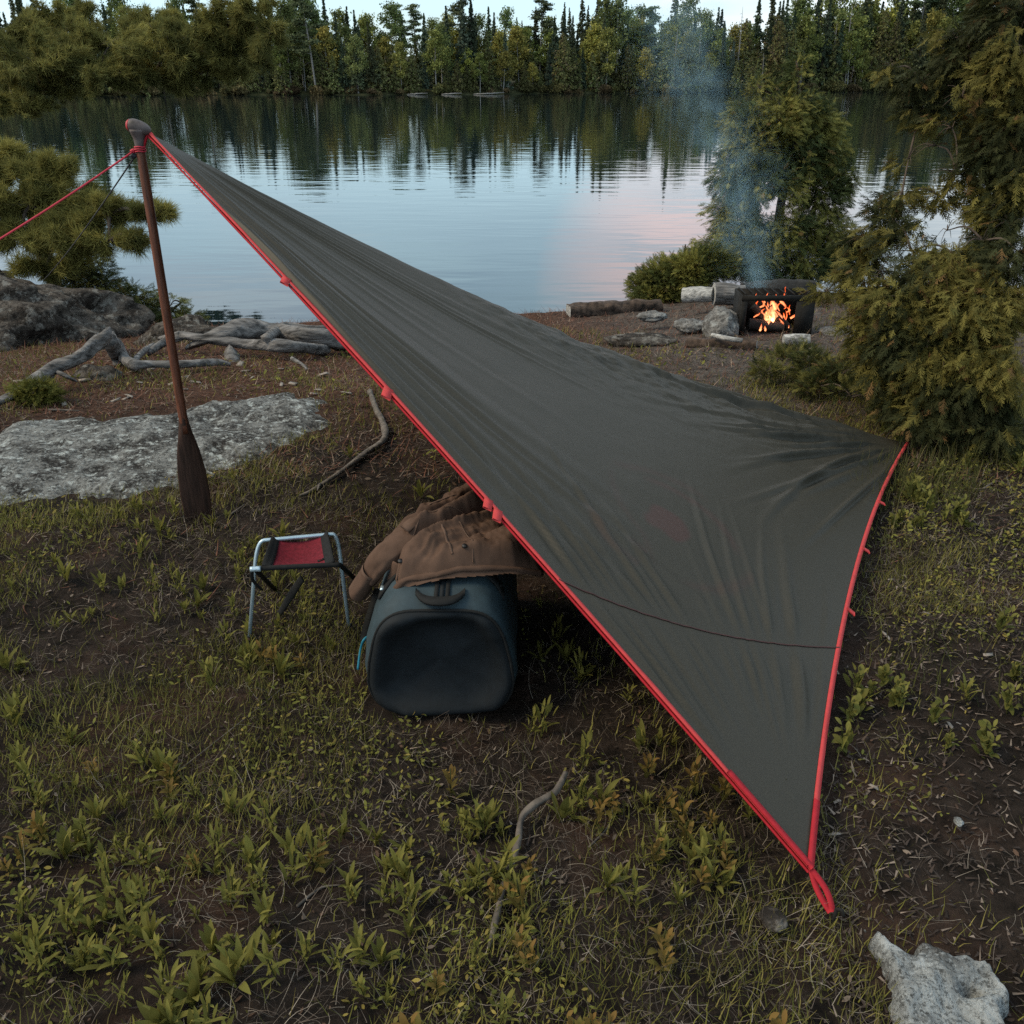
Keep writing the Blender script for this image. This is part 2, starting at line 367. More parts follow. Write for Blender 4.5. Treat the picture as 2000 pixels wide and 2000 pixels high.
# ------------------------------------------------------------------ foliage generators
def cards(P, size, col, rg, flat=.0, tri=True):
    """small leaf-clump faces at points P with random orientation"""
    N = len(P); size = np.broadcast_to(size, (N,))
    a = norm(rg.normal(size=(N, 3))); bb = norm(np.cross(a, rg.normal(size=(N, 3))))
    if flat: a[:, 2] *= (1-flat); bb[:, 2] *= (1-flat)
    s = size[:, None]
    if tri:
        V = np.stack([P-a*s*.6-bb*s*.5, P+a*s*.7-bb*s*.1, P-a*s*.1+bb*s*.7], 1)
        F = np.arange(3*N).reshape(-1, 3); k = 3
    else:
        V = np.stack([P-a*s*.7, P-bb*s*.35, P+a*s*.7, P+bb*s*.35], 1); F = np.arange(4*N).reshape(-1, 4); k = 4
    return V.reshape(-1, 3), [F], np.repeat(np.broadcast_to(col, (N, 3)), k, 0)
def colvar(base, N, rg, v=.3, alt=None, p=.2):
    c = np.tile(np.asarray(base, float), (N, 1))*(1+v*rg.uniform(-1, 1, (N, 1)))
    if alt is not None:
        k = rg.random(N) < p; c[k] = np.asarray(alt)*(1+v*rg.uniform(-1, 1, (k.sum(), 1)))
    return c
def spruce_pts(h, Rr, rg, bare=.08, whorl=26, droop=.25, per=13, pw=.85, irr=.3):
    P = []
    for j in range(whorl*8):
        f = bare + (1-bare)*rg.random()**.85
        a = rg.random()*6.283; lump = 1+.5*noise3(f*11, math.cos(a)*1.5, math.sin(a)*1.5, int(h*10))
        r = (Rr*(1-f)**pw*(1+irr*rg.uniform(-1, .9)))*float(lump) + .04
        if rg.random() < .18: r *= 1.35
        q = rg.random(per)**.6
        x = q*r; z = f*h - droop*x + .10*(1-f)*rg.normal(size=per)
        P.append(np.stack([np.cos(a)*x, np.sin(a)*x, z], 1) + rg.normal(size=(per, 3))*(.04+.12*(1-f)))
    return np.concatenate(P)
def lump_pts(cs, rs, n, rg):
    P = []
    for c_, r in zip(cs, rs):
        d = norm(rg.normal(size=(n, 3))); q = rg.random(n)[:, None]**.45
        P.append(np.asarray(c_) + d*q*np.asarray(r)*(1+.25*rg.normal(size=(n, 1))))
    return np.concatenate(P)
def tree(name, label, cat, group, crown, trunkP, trunkR, tm, loc=(0, 0, -50), extra=None):
    o = empty(name, loc, label, cat, group)
    mb = MB(); mb.add(*tube(trunkP, trunkR, seg=7, n=12, rough=.15))
    if extra:
        for P_, r_ in extra: mb.add(*tube(P_, r_, seg=5, n=7))
    mb.build('trunk', tm, o, True)
    if crown is not None: mesh_np('crown', crown[0], crown[1], M_far, o, crown[2])
    return o
def far_spruce(i, h, Rr, base, name='spruce_tree', label='', pw=.85, alt=None, bare=.08, irr=.3, grp=''):
    rg = np.random.default_rng(100+i)
    P = spruce_pts(h, Rr, rg, bare, int(h*2.3), .28, 13, pw, irr)
    cr_ = cards(P, rg.uniform(.6, 1.2, len(P))*(.16+.32*np.clip(1-P[:, 2]/h, 0, 1)), colvar(base, len(P), rg, .45, alt, .25), rg)
    return tree(name, label, 'tree', grp, cr_, [(0, 0, -.6), (.05, 0, h*.5), (0, 0, h*.99)], [.16, .10, .02], M_bark)
def far_birch(i, h, base, label, grp, nl=9, bare=.35):
    rg = np.random.default_rng(200+i)
    cs, ex = [], []
    for k in range(nl):
        f = bare + (1-bare)*(k+.5)/nl; a = k*2.4+rg.random(); r = h*.17*math.sin(math.pi*min(.95, .25+(f-bare)/(1-bare)*.8))
        c_ = (math.cos(a)*r, math.sin(a)*r, f*h); cs.append(c_); ex.append(([(0, 0, f*h-.09*h), (c_[0]*.5, c_[1]*.5, f*h-.03*h), c_], [.05, .035, .012]))
    rs = [np.array([.12, .12, .10])*h*rg.uniform(.8, 1.3) for _ in cs]
    P = lump_pts(cs, rs, 300, rg)
    return tree('birch_tree', label, 'tree', grp, cards(P, rg.uniform(.18, .36, len(P)), colvar(base, len(P), rg, .4), rg),
                [(0, 0, -.6), (.15, .1, h*.45), (0, 0, h*.95)], [.13, .09, .02], M_birch, extra=ex)
def far_pine(i, h, base, label, grp, bare=.4, nb=15):
    rg = np.random.default_rng(300+i); cs, rs, ex = [], [], []
    for k in range(nb):
        f = bare + (1-bare)*(k+.3)/nb; a = rg.random()*6.283; L = h*.20*(1.15-(f-bare)/(1-bare))*rg.uniform(.6, 1.3)
        for q in (.55, 1.):
            cs.append((math.cos(a)*L*q, math.sin(a)*L*q, f*h+.12*L*q)); rs.append((.08*h, .08*h, .022*h))
        ex.append(([(0, 0, f*h-.1), (math.cos(a)*L*.5, math.sin(a)*L*.5, f*h), (math.cos(a)*L, math.sin(a)*L, f*h+.1*L)], [.05, .03, .01]))
    P = lump_pts(cs, rs, 130, rg)
    return tree('pine_tree', label, 'tree', grp, cards(P, rg.uniform(.2, .4, len(P)), colvar(base, len(P), rg, .4), rg, .3),
                [(0, 0, -.6), (.1, 0, h*.5), (0, 0, h)], [.20, .14, .03], M_snag if i == 0 else M_bark, extra=ex)
def far_snag(i, h, label, grp):
    rg = np.random.default_rng(400+i); ex = []
    for k in range(16):
        f = .3+.65*k/16; a = rg.random()*6.28; L = rg.uniform(.3, 1.1)*(1.3-f)
        ex.append(([(0, 0, f*h), (math.cos(a)*L*.5, math.sin(a)*L*.5, f*h+.02), (math.cos(a)*L, math.sin(a)*L, f*h-.1+.3*rg.random())], [.035, .022, .01]))
    return tree('dead_tree', label, 'tree', grp, None, [(0, 0, -.5), (.1, 0, h*.5), (.05, .1, h)], [.13, .09, .02], M_snag, extra=ex)
def far_bush(i, r, base, label, grp):
    rg = np.random.default_rng(500+i)
    cs = [(rg.uniform(-r, r), rg.uniform(-.4, .4)*r, r*.45*rg.uniform(.5, 1.2)) for _ in range(7)]
    P = lump_pts(cs, [(r*.5, r*.5, r*.42)]*7, 150, rg)
    return tree('shore_bush', label, 'bush', grp, cards(P, rg.uniform(.14, .3, len(P)), colvar(base, len(P), rg, .45), rg),
                [(0, 0, -.4), (.1, 0, r*.3), (0, .1, r*.7)], [.05, .04, .02], M_bark)
SP, CE, BI, PI_, SN, BU = [], [], [], [], [], []
gS, gC, gB, gP, gN, gU = ('spruces on the far shore', 'cedars on the far shore', 'birches on the far shore', 'pines on the far shore', 'dead trees on the far shore', 'bushes on the far shore')
lS = 'dark narrow pointed spruce in the forest across the lake'; lC = 'olive cone shaped cedar in the forest across the lake'
lB = 'yellow green leafy birch in the forest across the lake'; lP = 'pine with layered open boughs in the forest across the lake'
lN = 'bare grey dead tree in the forest across the lake'; lU = 'low rusty green bush at the waterline across the lake'
for i, (h, r) in enumerate(((13, 2.0), (11, 1.6), (15, 2.2), (12, 1.25))): SP.append(far_spruce(i, h, r, ((.070, .092, .056), (.062, .086, .052), (.084, .096, .050), (.066, .086, .058))[i], label=lS, grp=gS, pw=1.05))
for i, (h, r) in enumerate(((8, 1.9), (10, 2.3), (6.5, 1.5))): CE.append(far_spruce(20+i, h, r, (.150, .155, .056), 'cedar_tree', lC, .6, (.105, .085, .048), .04, .2, gC))
for i, h in enumerate((11, 13, 9.5)): BI.append(far_birch(i, h, ((.170, .185, .050), (.130, .160, .054), (.250, .235, .055))[i], lB, gB))
for i, h in enumerate((15, 13)): PI_.append(far_pine(i, h, ((.098, .122, .060), (.100, .118, .050))[i], lP, gP))
for i, h in enumerate((11, 8.5)): SN.append(far_snag(i, h, lN, gN))
for i, r in enumerate((1.5, 1.1)): BU.append(far_bush(i, r, ((.100, .098, .036), (.115, .088, .042))[i], lU, gU))
protos = SP+CE+BI+PI_+SN+BU
used = set()
def place_far(src, x, y, s=1., lean=(0, 0), label=None, group=None, rz=None, dz=0.):
    z = float(H(x, y)); rz = rng.random()*6.28 if rz is None else rz
    if src not in used:
        used.add(src); src.location = (x, y, z+dz); src.rotation_euler = (lean[0], lean[1], rz); src.scale = (s,)*3
        if label: src['label'] = label
        if group: src['group'] = group
        return src
    return copy_tree(src, (x, y, z+dz), rz, s, label, group, lean)
def far_row(depth, n, choices, s0, s1, x0=-104, x1=150, jit=1.):
    for k in range(n):
        x = x0 + (x1-x0)*(k+.5+.5*rng.uniform(-1, 1))/n
        y = float(yfar(x)) + depth + rng.uniform(-1, 1)*jit
        kind = rng.choice(len(choices[0]), p=choices[1]); lst = choices[0][kind]
        k2 = 1.12 + .42*float(sstep(10, 110, x)) - .10*float(sstep(-5, -60, x)) - .22*float(np.exp(-((x+10)/20)**2))
        place_far(lst[rng.integers(len(lst))], x, y, rng.uniform(s0, s1)*k2, (rng.normal()*.025, rng.normal()*.025))
far_row(.5, 95, ([BU], [1.]), .45, 1.35, jit=.7)
far_row(1.6, 165, ([CE, BI, SP, SN], [.66, .16, .14, .04]), .42, .88)
far_row(6, 140, ([SP, CE, BI, PI_, SN], [.26, .34, .31, .05, .04]), .66, 1.0, jit=2)
far_row(11, 140, ([SP, BI, CE, PI_], [.32, .36, .26, .06]), .72, 1.02, jit=2.5)
far_row(17, 140, ([SP, BI, CE, PI_, SN], [.40, .34, .16, .07, .03]), .66, 1.06, jit=3)
# trees one can point to
def at_far(u, dd=1.5):
    y = 168.
    for _ in range(6):
        x = (u-1000)/FPX*(y*ct + 2*st); y = float(yfar(x))+dd
    return x, y
x, y = at_far(618, .8); place_far(PI_[0], x, y, .92, (0, R_(-5)), 'pine with a bare pale leaning trunk at the water across the lake', 'far pale trunk', rz=.3)
x, y = at_far(560, .4); place_far(CE[2], x, y, .66, label='small golden cone shaped cedar left of the pale pine trunk', group='far golden cedar')
x, y = at_far(983, 1.); place_far(BI[2], x, y, .62, (0, R_(9)), 'small yellow green birch leaning out beside the tall twin spruces', 'far leaning birch')
x, y = at_far(905, 5.); place_far(SP[3], x, y, 1.12, label='tallest spire of a spruce standing up against the sky over the tarp', group='far spire')
x, y = at_far(922, 5.); place_far(SP[1], x, y, 1.16, label='spruce spire just right of the tallest spire over the tarp', group='far spire twin')
x, y = at_far(875, 7.); place_far(SP[3], x, y, .98, label='lone spruce spire just left of the tallest spire over the tarp', group='far spire lone')
x, y = at_far(1336, .5); place_far(CE[1], x, y, .88, label='pale grey green cedar at the waterline behind the smoke', group='far cedar in smoke')
x, y = at_far(1668, .2); place_far(SN[1], x, y, .30, label='short broken pale stump at the waterline across the lake', group='far stump')
# pale logs at the far waterline
mb_i = 0
for u0, u1, v, lb in ((795, 835, 176, 'thin pale log lying along the far waterline beneath the birches'), (925, 985, 181, 'longest pale driftwood log on the far waterline left of centre'), (862, 902, 180, 'short broken pale log between two others on the far waterline')):
    a, b_ = at_far(u0, -1.2), at_far(u1, -1.2)
    o = tube_obj('driftwood_log', [(a[0], a[1], WATER+.06), ((a[0]+b_[0])/2, a[1], WATER+.15), (b_[0], b_[1], WATER+.22)], [.06, .10, .05], M_snag, seg=7, n=16, rough=.5)
    tag(o, lb, 'log', 'logs on the far waterline')

# --- near conifers ---------------------------------------------------------
def needles(P, D, L, wd, K, col, rg, spread=.9):
    """tufts of K needles at P pointing roughly along D"""
    N = len(P)
    d = norm(np.repeat(norm(D), K, 0) + spread*rg.normal(size=(N*K, 3))*.75)
    p = np.repeat(P, K, 0) + rg.normal(size=(N*K, 3))*L*.10
    s = norm(np.cross(d, rg.normal(size=(N*K, 3))))*wd*.5
    ln = L*rg.uniform(.65, 1.1, (N*K, 1))
    tip = p + d*ln; tip[:, 2] -= .10*ln[:, 0]
    V = np.stack([p-s, p+s, tip], 1).reshape(-1, 3)
    c = np.repeat(np.repeat(col, K, 0)*rg.uniform(.8, 1.2, (N*K, 1)), 3, 0)
    return V, [np.arange(3*N*K).reshape(-1, 3)], c
def spray_template(nb=6, seed=0):
    """flat cedar frond: a stem with alternate forked branchlets and gaps between them"""
    rg = np.random.default_rng(seed); V, F = [], []
    def strip(a, b_, w0, w1):
        a = np.array(a); b_ = np.array(b_); d = norm(b_-a); s = np.array([-d[1], d[0], 0]); k = len(V)
        V.extend([a-s*w0, a+s*w0, b_+s*w1, b_-s*w1]); F.append([k, k+1, k+2, k+3])
    strip((0, 0, 0), (.55, 0, -.04), .020, .022); strip((.55, 0, -.04), (1.05, 0, -.16), .022, .008)
    for i in range(nb):
        f = .10 + .80*i/nb
        for sg in (-1, 1):
            f2 = f + .06*sg; L = (.34*(1-f)+.12)*rg.uniform(.7, 1.2); a = (f2, 0, -.08*f2); an = R_(rg.uniform(26, 44))
            b_ = (f2+L*math.cos(an), sg*L*math.sin(an), -.10*f-.15*L+.05*rg.normal())
            strip(a, b_, .026, .010)
            if L > .2:
                mdl = tuple(np.array(a)*.5+np.array(b_)*.5); an2 = an+R_(30)
                strip(mdl, (mdl[0]+.4*L*math.cos(an2), mdl[1]+sg*.4*L*math.sin(an2), mdl[2]-.04), .022, .009)
    return np.array(V), np.array(F)
SPT = [spray_template(6, k) for k in range(3)]
def sprays(P, D, size, col, rg, up=None):
    N = len(P); out = MB()
    D = norm(D); U = np.tile([0, 0, 1.], (N, 1)) if up is None else up
    U = U + .55*rg.normal(size=(N, 3)); Sd = norm(np.cross(U, D)); Un = np.cross(D, Sd)
    sel = rg.integers(len(SPT), size=N); size = np.broadcast_to(size, (N,))
    for k, (TV, TF) in enumerate(SPT):
        i = np.where(sel == k)[0]
        if not len(i): continue
        V = P[i][:, None] + size[i][:, None, None]*(TV[None, :, 0:1]*D[i][:, None] + TV[None, :, 1:2]*Sd[i][:, None] + TV[None, :, 2:3]*Un[i][:, None])
        F = (TF[None] + (np.arange(len(i))*len(TV))[:, None, None]).reshape(-1, 4)
        cc_ = np.repeat(col[i], len(TV), 0)
        out.add(V.reshape(-1, 3), [F], cc_)
    return out
def ellips(cs, rs, n, rg, shell=.35):
    P, D = [], []
    for c_, r, k in zip(cs, rs, n):
        d = norm(rg.normal(size=(k, 3))); q = rg.random(k)[:, None]**shell
        P.append(np.asarray(c_) + d*q*np.asarray(r)); D.append(d)
    return np.concatenate(P), np.concatenate(D)

def pine_from_clusters(name, label, px, root, trunkP, trunkR, L, wd, K, dens, colA, colB, seed, depth_r=.8, up=.35):
    """px: (u, v, ru, rv, depth) bough masses; every mass stands at its own distance"""
    rg = np.random.default_rng(seed)
    o = empty(name, root, label, 'tree'); cs, rs, ns, brs = [], [], [], []
    root = np.asarray(root, float); tp = np.asarray(trunkP, float)
    for (u, v, ru, rv, y) in px:
        c_ = PY(u, v, y); k = pxm(c_)
        cs.append(c_); rs.append((ru*k, max(ru, rv)*k*depth_r, rv*k)); ns.append(int(dens*ru*rv))
    od = np.argsort([np.min(np.linalg.norm(tp-c_, axis=1)) for c_ in cs]); nodes = [t_ for t_ in tp]
    for i in od:
        c_ = cs[i]; a = nodes[int(np.argmin([np.linalg.norm(q-c_) for q in nodes]))]
        brs.append(([a, (a*.5+c_*.5)+np.array([0, 0, .05]), c_], [.16*L, .13*L, .09*L])); nodes.append(c_)
    P, D, tw = [], [], []
    for c_, r, k in zip(cs, rs, ns):
        nb = max(7, k//34); d = norm(rg.normal(size=(nb, 3))*[1, .8, .62] + [.15, 0, .12]); ln_ = rg.uniform(.65, 1.12, nb)
        j = rg.integers(nb, size=k); q = .22+.78*rg.random(k)**.75
        e = d*np.asarray(r)*ln_[:, None]; sag = .10*np.linalg.norm(e, axis=1)
        p = c_ + e[j]*q[:, None] + rg.normal(size=(k, 3))*(np.linalg.norm(e[j], axis=1)*.085*(.4+q))[:, None]; p[:, 2] += sag[j]*q*q - .3*sag[j]
        P.append(p); D.append(d[j] + .35*rg.normal(size=(k, 3)))
        for i in range(nb): tw.append(np.array([c_, c_+e[i]*.55-[0, 0, .05*sag[i]], c_+e[i]+[0, 0, .7*sag[i]]]))
    P, D = np.concatenate(P), np.concatenate(D)
    D = D*.8 + np.array([0, 0, up]) + np.array([.25, 0, 0])
    cv = np.clip(.5+.6*fbm(P[:, 0]/L*.5, P[:, 1]/L*.5, P[:, 2]/L*.5, 2, seed+5), 0, 1)[:, None]
    col = (np.asarray(colA)*(1-cv)+np.asarray(colB)*cv)*rg.uniform(.75, 1.25, (len(P), 1))
    V, F, c3 = needles(P, D, L, wd, K, col, rg)
    mesh_np('crown', V-root, F, M_leaf, o, c3)
    mb = MB(); mb.add(*tube(tp-root, trunkR, seg=9, n=24, rough=.2))
    for B_, r_ in brs: mb.add(*tube(np.array(B_)-root, np.clip(r_, .004, .2), seg=6, n=10, rough=.2))
    # twigs to some tufts
    for t_ in tw: mb.add(*tube(t_-root, [.075*L, .05*L, .025*L], seg=5, n=8, rough=.2))
    mb.build('trunk', M_bark, o, True)
    return o
big = [(20, 75, 90, 45, 21), (70, 120, 110, 45, 20), (130, 60, 75, 40, 21.5), (165, 28, 26, 30, 21), (215, 85, 85, 42, 20.5), (285, 60, 70, 38, 21), (330, 100, 90, 45, 20),
       (385, 75, 60, 42, 20.5), (440, 50, 60, 48, 20), (490, 25, 55, 40, 19.5), (530, 60, 38, 42, 19), (470, 105, 75, 40, 20), (405, 140, 85, 35, 20.5),
       (300, 150, 95, 32, 20.5), (190, 150, 95, 40, 20), (80, 175, 95, 35, 20.5), (10, 150, 60, 60, 21), (520, 100, 30, 28, 19.2), (335, 38, 18, 22, 21), (60, 35, 30, 25, 21.5), (30, 205, 70, 24, 20)]
pine_from_clusters('pine_tree', 'large pine reaching long soft boughs over the lake at upper left', big, (-17.5, 20.5, .0),
                   [(-17.5, 20.5, -.3), (-17.3, 20.5, 1.2), (-17.0, 20.4, 2.4), (-16.8, 20.3, 4.2)], [.22, .2, .17, .1], .18, .014, 20, .17, (.085, .088, .028), (.270, .245, .072), 11)
low = [(20, 330, 60, 38, 8.6), (90, 345, 60, 40, 8.4), (60, 400, 85, 45, 8.3), (150, 400, 70, 38, 8.4), (215, 420, 60, 34, 8.2), (275, 418, 45, 24, 8.1), (318, 415, 18, 12, 8.0),
       (40, 465, 80, 40, 8.2), (130, 470, 80, 38, 8.1), (215, 470, 55, 28, 8.0), (90, 520, 70, 24, 8.1), (15, 300, 30, 18, 8.6), (265, 470, 24, 16, 8.0)]
pine_from_clusters('pine_sapling', 'bushy young pine leaning out behind the big rock at left', low, (-4.25, 8.9, -.5),
                   [(-4.25, 8.9, -.6), (-4.3, 8.7, .2), (-4.2, 8.6, .5), (-4.1, 8.5, .72)], [.07, .06, .045, .02], .12, .0062, 22, .18, (.080, .084, .026), (.280, .245, .068), 12)

def cedar(name, label, root, trunks, masses, size, dens, seed, cols, droop=.55, cat='tree', br=.008, tr=.05, thr=-.45):
    """masses: (center, radii) in the world; flat sprays grow out of branches"""
    rg = np.random.default_rng(seed); root = np.asarray(root, float)
    o = empty(name, root, label, cat)
    cs = [m_[0] for m_ in masses]; rs = [m_[1] for m_ in masses]
    ns = [int(190*dens*r[0]*r[2]/size**2)+10 for r in rs]
    P, D = ellips(cs, [np.asarray(r)*1.12 for r in rs], ns, rg, .55)
    q = fbm(P[:, 0]/size*.30, P[:, 1]/size*.30, P[:, 2]/size*.30, 2, seed); kp = q > thr; P, D = P[kp], D[kp]
    D = D*np.array([1, 1, .45]) + .35*rg.normal(size=D.shape)
    D[:, 2] -= droop
    w_ = rg.random(len(P)); cv = fbm(P[:, 0]/size*.35, P[:, 1]/size*.35, P[:, 2]/size*.35, 2, seed+3)
    col = np.where((.45*w_+.75*cv+.22)[:, None] > cols[3]*.6, np.asarray(cols[1]), np.asarray(cols[0]))
    k = rg.random(len(P)) < cols[4]; col[k] = cols[2]
    col = col*rg.uniform(.65, 1.35, (len(P), 1))
    mb = sprays(P-root, D, size*rg.uniform(.7, 1.25, len(P)), col, rg)
    mb.build('crown', M_leaf, o)
    tb = MB()
    tps = []
    for T in trunks:
        T = np.asarray(T, float); S = spline(T, 26); tps.append(S)
        tb.add(*tube(S-root, np.linspace(tr, tr*.2, 26), seg=8, rough=.2))
    tps = np.concatenate(tps)
    od = np.argsort([np.min(np.linalg.norm(tps-m_[0], axis=1)) for m_ in masses])
    for i in od:
        c_, r = masses[i]; c_ = np.asarray(c_, float); d = np.linalg.norm(tps-c_-[0, 0, -.1], axis=1); a = tps[np.argmin(d)]; tps = np.vstack([tps, c_])
        tb.add(*tube(np.array([a, a*.5+c_*.5+[0, 0, .04], c_])-root, [br, br*.8, br*.4], seg=5, n=8))
        for _ in range(5):
            e = c_ + norm(rg.normal(size=3))*np.asarray(r)*.8; tb.add(*tube(np.array([c_, (c_+e)/2+[0, 0, .02], e])-root, [br*.45, br*.3, br*.15], seg=4, n=5))
    tb.build('trunk', M_bark, o, True)
    return o
def ms(px, dr=.8):
    o = []
    for (u, v, ru, rv, y) in px:
        c_ = PY(u, v, y); k = pxm(c_); o.append((c_, (ru*k, max(.6*(ru+rv)*.5, min(ru, rv))*k*dr*1.3, rv*k)))
    return o
# cedar behind the fire
cedar('cedar_tree', 'bushy two topped cedar in the smoke behind the campfire', (2.35, 9.2, -.35),
      [[(2.35, 9.2, -.45), (2.3, 9.2, .6), (2.45, 9.25, 1.3), PY(1478, 165, 9.3)], [(2.5, 9.25, -.4), (2.6, 9.3, .8), PY(1560, 230, 9.3), PY(1556, 118, 9.3)]],
      ms([(1480, 180, 26, 30, 9.3), (1460, 235, 45, 40, 9.2), (1555, 150, 22, 42, 9.3), (1565, 215, 36, 40, 9.3), (1612, 235, 32, 36, 9.4), (1520, 245, 45, 45, 9.2), (1470, 300, 62, 45, 9.1), (1560, 310, 70, 50, 9.3), (1620, 300, 38, 40, 9.4),
          (1430, 350, 42, 40, 9.1), (1500, 370, 70, 48, 9.0), (1590, 385, 65, 45, 9.3), (1645, 350, 26, 30, 9.4), (1430, 430, 52, 40, 9.1), (1520, 450, 72, 45, 9.0), (1610, 455, 55, 42, 9.2), (1400, 480, 42, 35, 9.0), (1470, 510, 62, 35, 8.9), (1560, 515, 65, 35, 9.0), (1640, 510, 45, 40, 9.1), (1400, 410, 26, 20, 9.0)]),
      .080, .95, 21, ((.070, .086, .030), (.220, .205, .055), (.20, .13, .05), .68, .02), .30)
# low bushes left of it
cedar('juniper_bush', 'rounded juniper bush at the water left of the pale log', (1.55, 8.9, -.4), [[(1.55, 8.9, -.5), (1.6, 8.85, -.1), (1.6, 8.8, .2)]],
      ms([(1260, 560, 28, 32, 8.9), (1300, 545, 40, 38, 8.8), (1350, 530, 45, 34, 8.7), (1390, 515, 45, 36, 8.8), (1285, 580, 45, 18, 8.7), (1340, 565, 36, 22, 8.8)]),
      .07, 1.5, 22, ((.105, .115, .034), (.250, .230, .058), (.15, .11, .04), .80, .04), -.25, 'bush', .008, .03, -1.)
# big cedar at right
right = [(1985, 90, 60, 60, 4.8), (1940, 230, 60, 40, 4.9), (1995, 500, 40, 60, 4.3), (1940, 600, 70, 50, 4.2), (1810, 620, 80, 50, 4.4), (1850, 690, 90, 50, 4.2), (1985, 720, 50, 60, 4.0), (1900, 760, 80, 50, 4.1), (1725, 590, 50, 36, 4.6), (1715, 695, 50, 36, 4.5), (1745, 660, 70, 45, 4.4), (1830, 820, 70, 35, 4.1), (1940, 840, 60, 35, 4.0), (1690, 520, 45, 30, 4.8), (1930, 420, 60, 40, 4.6), (1870, 500, 70, 40, 4.5), (1980, 380, 40, 50, 4.6), (1960, 10, 60, 40, 5.0), (1890, 150, 50, 30, 5.0),
         (1980, 40, 70, 60, 4.9), (1900, 110, 55, 35, 5.0), (1975, 150, 70, 50, 4.8), (1860, 75, 40, 20, 5.1), (1800, 160, 55, 28, 5.1), (1740, 135, 28, 14, 5.2), (1880, 190, 60, 35, 4.9), (1990, 240, 50, 55, 4.7),
         (1800, 215, 48, 22, 5.1), (1860, 250, 65, 30, 4.9), (1940, 300, 60, 38, 4.7), (1830, 285, 75, 34, 4.9), (1775, 310, 35, 24, 5.0), (1990, 340, 40, 40, 4.6), (1870, 340, 70, 26, 4.8), (1930, 390, 60, 30, 4.7),
         (1840, 385, 40, 14, 4.9), (1975, 440, 50, 40, 4.5), (1760, 385, 40, 22, 4.9), (1725, 405, 32, 16, 4.9), (1745, 440, 62, 26, 4.8), (1850, 450, 70, 34, 4.6), (1920, 470, 60, 40, 4.5), (1690, 470, 55, 26, 4.8), (1780, 490, 80, 40, 4.6),
         (1720, 530, 75, 40, 4.6), (1850, 540, 85, 50, 4.4), (1960, 530, 60, 60, 4.3), (1690, 565, 40, 28, 4.6), (1770, 590, 90, 45, 4.4), (1890, 620, 90, 55, 4.2), (1980, 640, 45, 60, 4.1), (1700, 640, 70, 40, 4.5),
         (1800, 670, 90, 48, 4.3), (1930, 710, 80, 55, 4.1), (1740, 720, 75, 40, 4.4), (1850, 750, 85, 48, 4.2), (1960, 790, 55, 45, 4.1), (1780, 780, 60, 35, 4.3), (1890, 810, 70, 35, 4.2), (1612, 572, 40, 9, 5.2)]
cedar('cedar_tree', 'tall dark cedar filling the right side of the view', (2.35, 4.75, 0.), [[(2.35, 4.75, -.1), (2.32, 4.75, .5), (2.42, 4.8, 1.2), (2.55, 4.85, 2.0), (2.6, 4.9, 3.0)]],
      ms(right, 1.0), .078, .80, 23, ((.042, .046, .017), (.150, .130, .034), (.17, .10, .04), .76, .025), .55, 'tree', .006, .034, -.34)
# bushes on the left bank
cedar('cedar_bush', 'low spreading cedar hanging over the water below the young pine', (-3.3, 8.7, -.5), [[(-3.3, 8.7, -.6), (-3.2, 8.6, -.4), (-3.0, 8.5, -.25)]],
      ms([(190, 560, 55, 26, 8.5), (150, 525, 70, 28, 8.6), (250, 585, 60, 26, 8.4), (260, 620, 55, 26, 8.3), (330, 600, 32, 24, 8.3), (350, 630, 45, 22, 8.3), (400, 632, 26, 12, 8.3), (300, 640, 60, 16, 8.2), (215, 610, 50, 20, 8.4)]),
      .075, .8, 24, ((.080, .090, .032), (.230, .205, .055), (.15, .11, .04), .78, .03), .15, 'bush', .008, .03)
cedar('low_shrub', 'low tangled green shrub spreading between the big cedar and the tarp', PZ(1600, 745, 0), [[PZ(1600, 745, -.03), PZ(1610, 730, .06), PZ(1625, 715, .12)]],
      ms([(1530, 705, 40, 20, 5.25), (1585, 715, 46, 26, 5.1), (1640, 735, 46, 30, 4.9), (1600, 755, 40, 22, 4.85), (1665, 775, 44, 26, 4.65), (1690, 730, 40, 34, 4.8), (1500, 725, 30, 14, 5.1), (1715, 800, 36, 22, 4.5), (1560, 690, 30, 16, 5.4)]), .060, .75, 27, ((.050, .058, .020), (.140, .130, .036), (.14, .09, .04), .72, .03), -.35, 'bush', .005, .010, -.25)
cedar('cedar_seedling', 'small yellow green cedar seedling under the left root', PZ(60, 785, 0), [[PZ(60, 785, -.02), PZ(62, 775, .06), PZ(65, 765, .12)]],
      ms([(50, 762, 26, 13, 4.72), (80, 757, 28, 15, 4.72), (38, 772, 20, 9, 4.70), (94, 768, 20, 13, 4.74), (66, 770, 26, 12, 4.70)]), .055, 1.0, 25, ((.10, .10, .022), (.15, .14, .030), (.12, .11, .03), .7, .02), -.05, 'seedling', .004, .006, -.5)

